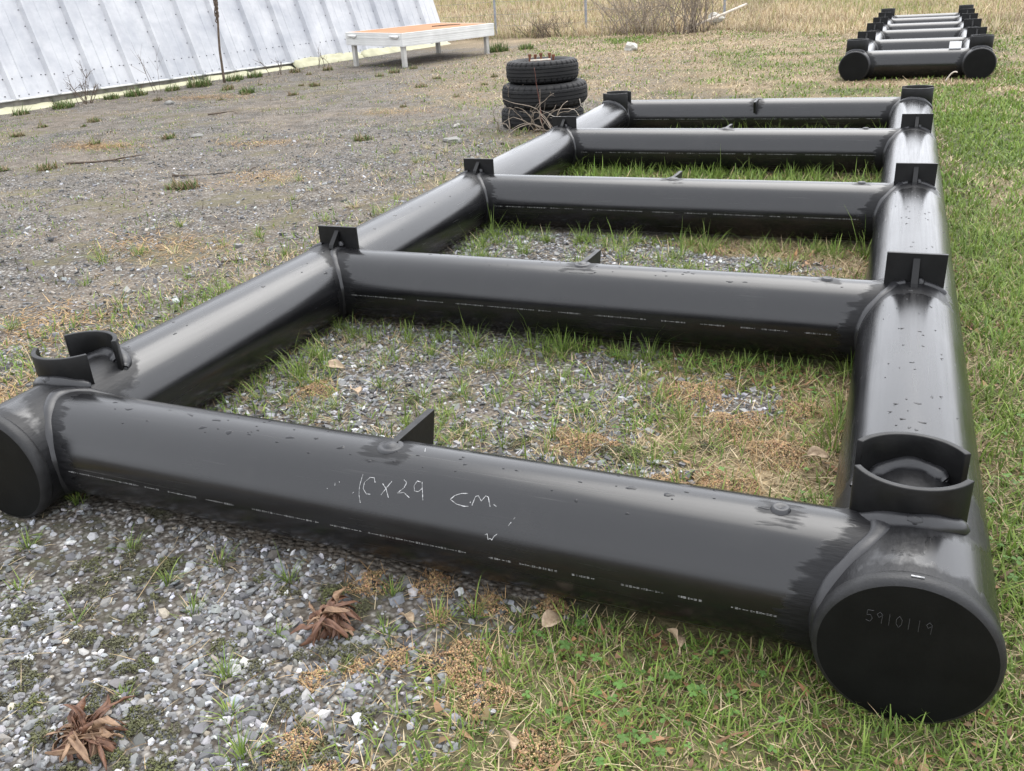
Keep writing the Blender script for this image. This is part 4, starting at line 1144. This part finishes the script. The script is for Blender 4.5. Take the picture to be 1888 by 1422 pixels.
field('dry_field_grass', 'far pale dry grass of the field', 60000, -34, 12, 32, 62, .30, .024, lambda a, b: np.clip(1.3 - (b - 30) / 40, .3, 1), 1)
field('dry_field_grass', 'dry fringe along the fence foot', 16000, -11, -2.5, 17.6, 20.8, .30, .009, lambda a, b: np.exp(-((b - np.interp(a, FLINE[:, 0], FLINE[:, 1]) + .35) / .35) ** 2))
# tufts: explicit ones in the front bay, random ones in the yard
TUFT = [(-1.783, 1.101, 1.2, .75), (-2.047, 1.214, .8, .8), (-1.295, 1.092, 1.1, .75), (-2.094, .991, .7, .8), (-1.55, 1.0, .9, .6), (-1.42, .80, .9, .8), (-1.25, .72, .7, .8), (-1.95, .80, .8, .7), (-1.68, .72, .9, .8), (-.93, .89, 1.3, .35), (-1.0, 1.1, .9, .7), (-1.15, 1.35, 1.0, .7), (-1.5, 1.4, 1.1, .7), (-1.75, 1.45, 1.1, .75), (-2.05, 1.5, 1.2, .8), (-1.05, .6, .7, .8), (-.72, 1.25, 1.1, .6), (-.62, .92, .9, .8), (-2.2, 1.3, 1.0, .8), (-1.3, 1.55, 1.2, .8), (-.95, 1.56, 1.1, .8), (-1.6, 1.58, 1.2, .8),
        (-1.06, -.10, .8, .85), (-.97, -.02, .9, .85), (-1.10, -.23, .6, .6), (-1.33, -.33, .9, .8), (-1.25, -.42, .8, .7), (-1.55, -.18, .7, .7), (-1.7, -.1, .8, .6), (-1.9, -.02, .8, .8), (-1.62, .0, .9, .6), (-2.2, -.1, .9, .7), (-2.05, -.25, .8, .5), (-1.4, .0, .8, .7), (-1.12, .03, .7, .6), (-.9, .02, .8, .9), (-1.8, -.3, .7, .4), (-1.5, -.45, .6, .8), (-1.30, -.18, .6, .85), (-1.15, -.50, 1.0, .8), (-1.9, -.45, .6, .6), (-2.25, .12, 1.0, .8)]
rt_ = np.random.default_rng(77)
for _ in range(70):
    x = rt_.uniform(-4.6, -2.7); y = rt_.uniform(-.3, 6.8); TUFT.append((x, y, rt_.uniform(.8, 1.9), rt_.uniform(.1, .75)))
for _ in range(125):
    TUFT.append((rt_.uniform(-2.25, -.6), rt_.uniform(.45, 1.6), rt_.uniform(.5, 1.2), rt_.uniform(.3, .75)))
for _ in range(60):
    TUFT.append((rt_.uniform(-2.3, -.3), rt_.uniform(1.95, 3.2), rt_.uniform(.9, 1.7), rt_.uniform(.5, .9)))
for _ in range(60):
    TUFT.append((rt_.uniform(-2.3, -.2), rt_.choice([1.53, 3.17, 4.93, 6.6]) + rt_.normal(0, .05), rt_.uniform(.9, 1.8), .85))
for _ in range(26):
    TUFT.append((-.19 + rt_.normal(0, .02), rt_.uniform(.5, 6.6), rt_.uniform(1.2, 2.0), .9))
for _ in range(10):
    TUFT.append((-2.12 + rt_.normal(0, .03), rt_.uniform(.9, 3.2), rt_.uniform(1.0, 2.0), .85))
X_, Y_, H_, A_, E_, C_c, W_ = [], [], [], [], [], [], []
for (cx, cy, s, gr) in TUFT:
    n = int(46 * (.6 + .4 * s)); a = RNG.uniform(0, 6.283, n); rr_ = np.abs(RNG.normal(0, .018 * s, n))
    X_.append(cx + rr_ * np.cos(a)); Y_.append(cy + rr_ * np.sin(a)); A_.append(a + RNG.normal(0, .5, n))
    g = RNG.random(n) < gr
    H_.append(.062 * s * RNG.lognormal(0, .35, n) * np.where(g, 1, .9)); E_.append(np.where(g, np.abs(RNG.normal(.5, .3, n)), RNG.uniform(.8, 1.5, n)))
    C_c.append(np.where(g[:, None], green_cols(n), straw_cols(n))); W_.append(np.full(n, .0030 * (.8 + .25 * s)) * RNG.uniform(.6, 1.2, n))
X_ = np.concatenate(X_); n = len(X_)
blades('grass_tufts', 'scattered grass tufts rooted in the gravel', X_, np.concatenate(Y_), np.concatenate(H_), np.concatenate(W_), np.concatenate(A_), np.concatenate(E_), RNG.uniform(.3, 1.4, n), np.concatenate(C_c), 3)
X_, Y_ = [], []
for (cx, cy, rr_) in TANXY:
    n = int(70 * (rr_ / .05) ** 1.5); a = RNG.uniform(0, 6.283, n); d = rr_ * 1.25 * np.sqrt(RNG.random(n))
    X_.append(cx + d * np.cos(a)); Y_.append(cy + d * np.sin(a))
X_ = np.concatenate(X_); Y_ = np.concatenate(Y_); n = len(X_)
blades('straw_litter', 'short tan strands tangled in the dried moss', X_, Y_, .032 * RNG.lognormal(0, .45, n), np.full(n, .0022), RNG.uniform(0, 6.283, n), RNG.uniform(.5, 1.5, n), RNG.normal(.3, .5, n), straw_cols(n) * np.array([.95, .82, .68]), 2, .006)
# dark green weeds along the building and on the yard
X_, Y_, H_, A_, E_, C_c, W_ = [], [], [], [], [], [], []
WEED = [(-12.05, 8.95, .16), (-11.72, 10.15, .18), (-11.45, 10.7, .13), (-11.30, 11.2, .22), (-11.1, 11.9, .16), (-10.95, 12.3, .14), (-11.9, 9.8, .12), (-10.2, 10.6, .1), (-9.5, 10.2, .12), (-10.5, 12.9, .1), (-8.0, 12.9, .08), (-7.6, 15.7, .22), (-7.1, 16.0, .16), (-8.1, 12.4, .1), (-9.9, 13.1, .1), (-12.2, 8.3, .12), (-10.0, 7.6, .09)] + [(rt_.uniform(-12, -5), rt_.uniform(3, 13), rt_.uniform(.04, .1)) for _ in range(38)]
for (cx, cy, rr_) in WEED:
    n = int(190 * (rr_ / .12) ** 1.2) + 20; a = RNG.uniform(0, 6.283, n); d = rr_ * np.sqrt(RNG.random(n))
    X_.append(cx + d * np.cos(a)); Y_.append(cy + d * np.sin(a)); A_.append(RNG.uniform(0, 6.283, n)); H_.append(rr_ * .75 * RNG.lognormal(-.2, .4, n)); E_.append(np.abs(RNG.normal(.6, .4, n)))
    k_ = RNG.random((n, 1)) < (.2 if rr_ > .1 else .6)
    C_c.append(np.where(k_, straw_cols(n) * .6, green_cols(n) * np.array([.6, .62, .8]))); W_.append(np.full(n, .014))
X_ = np.concatenate(X_); n = len(X_)
blades('weeds', 'low dark green weeds along the building foot and over the yard', X_, np.concatenate(Y_), np.concatenate(H_), np.concatenate(W_), np.concatenate(A_), np.concatenate(E_), RNG.uniform(.3, 1.2, n), np.concatenate(C_c), 2)
x, y = scatter(60000, -13, -2.7, -.8, 16, lambda a, b: sstep(.50, .66, fbm(a * 2.6 + 40, b * 2.6 + 11, 4)) * sstep(.35, .7, vnoise(a * 9, b * 9)) * .9); n = len(x)
dk = np.array([.115, .085, .055])[None] * RNG.uniform(.4, 1.5, (n, 1)); gk = RNG.random((n, 1)) < .25
blades('dead_weed_cover', 'low brown dead weeds mottling the gravel yard', x, y, .030 * RNG.lognormal(0, .4, n), .007 * RNG.lognormal(0, .3, n), RNG.uniform(0, 6.283, n), np.abs(RNG.normal(.8, .4, n)), RNG.uniform(0, 1, n), np.where(gk, np.array([.07, .085, .03]) * RNG.uniform(.6, 1.3, (n, 1)), dk), 2)
# tan straw mats in the yard
X_, Y_ = [], []
for (cx, cy, sx, sy, n) in ((-8.25, 5.95, .55, .22, 1500), (-9.9, 9.75, .9, .25, 1500), (-6.2, 6.2, .5, .2, 700), (-4.2, 2.6, .5, .3, 900), (-3.7, 1.3, .4, .3, 800), (-3.2, .5, .3, .3, 700), (-5.0, 4.6, .4, .3, 600), (-5.7, 8.2, .6, .3, 700)):
    X_.append(cx + sx * RNG.normal(0, .6, n)); Y_.append(cy + sy * RNG.normal(0, .6, n))
X_ = np.concatenate(X_); Y_ = np.concatenate(Y_); n = len(X_)
blades('straw_litter', 'flattened tan straw in patches on the yard', X_, Y_, .05 * RNG.lognormal(0, .4, n), np.full(n, .006), RNG.uniform(0, 6.283, n), RNG.uniform(1.25, 1.6, n), np.zeros(n), straw_cols(n) * np.array([.95, .8, .62]), 1, .006)
# straw and dead leaf crumbs littered over the near lawn and gravel
x, y = scatter(15000, -1.2, 1.8, -1.0, 3.2, lambda a, b: lawn_mask(a, b) * sstep(.42, .62, fbm(a * 4 + 60, b * 4 + 20, 3)) * ~under_pipe(a, b, .1)); n = len(x)
thc = np.array([.27, .165, .085])[None] * RNG.uniform(.35, 1.45, (n, 1)) * (1 + RNG.normal(0, .06, (n, 3)))
blades('leaf_litter', 'brown crumbled leaves and thatch matted in the lawn', x, y, .020 * RNG.lognormal(0, .4, n), .012 * RNG.lognormal(0, .3, n), RNG.uniform(0, 6.283, n), RNG.uniform(.9, 1.6, n), RNG.normal(0, .6, n), thc.clip(.02, .7), 2, .012)
x, y = scatter(26000, -2.4, 1.6, -1.0, 3.2, lambda a, b: (.10 + .9 * lawn_mask(a, b)) * ~under_pipe(a, b, .1)); n = len(x)
blades('straw_litter', 'loose dry stalks lying over grass and gravel', x, y, .055 * RNG.lognormal(0, .45, n), np.full(n, .0024), RNG.uniform(0, 6.283, n), RNG.uniform(1.2, 1.6, n), RNG.normal(0, .3, n), straw_cols(n), 2, .008)
# clover leaflets low in the lawn
x, y = scatter(2600, -1.05, 1.9, -.95, 2.6, lambda a, b: lawn_mask(a, b) * sstep(.45, .62, fbm(a * 3 + 90, b * 3 + 4, 3)) * ~under_pipe(a, b, .12)); n = len(x)
V = []; F = []; C_c = []
hz = H(x, y)
for i in range(n):
    hgt_ = random.uniform(.012, .035); s = random.uniform(.006, .012); a0_ = random.uniform(0, 6.28); col = np.array([.10, .19, .045]) * random.uniform(.7, 1.25); k_ = random.choice((3, 3, 4, 5))
    for q in range(k_):
        a = a0_ + q * 6.283 / k_; ca_, sa_ = math.cos(a), math.sin(a); z = hz[i] + hgt_; b_ = len(V)
        tl = random.uniform(-.35, .25)
        for (u_, v_, w_) in ((0, 0, 0), (.55, -.48, .12), (1.05, -.42, .06), (1.2, 0, -.06), (1.05, .42, .06), (.55, .48, .12)):
            V.append((x[i] + s * (u_ * ca_ - v_ * sa_), y[i] + s * (u_ * sa_ + v_ * ca_), z + s * (w_ + tl * u_))); C_c.append(col)
        F.append((b_, b_ + 1, b_ + 2, b_ + 3)); F.append((b_, b_ + 3, b_ + 4, b_ + 5))
o = np_mesh('clover', np.array(V), [np.array(F)], M_BLADE, None, False, {'Col': np.array(C_c)})
tag(o, 'low clover leaves scattered through the near lawn', kind='stuff')
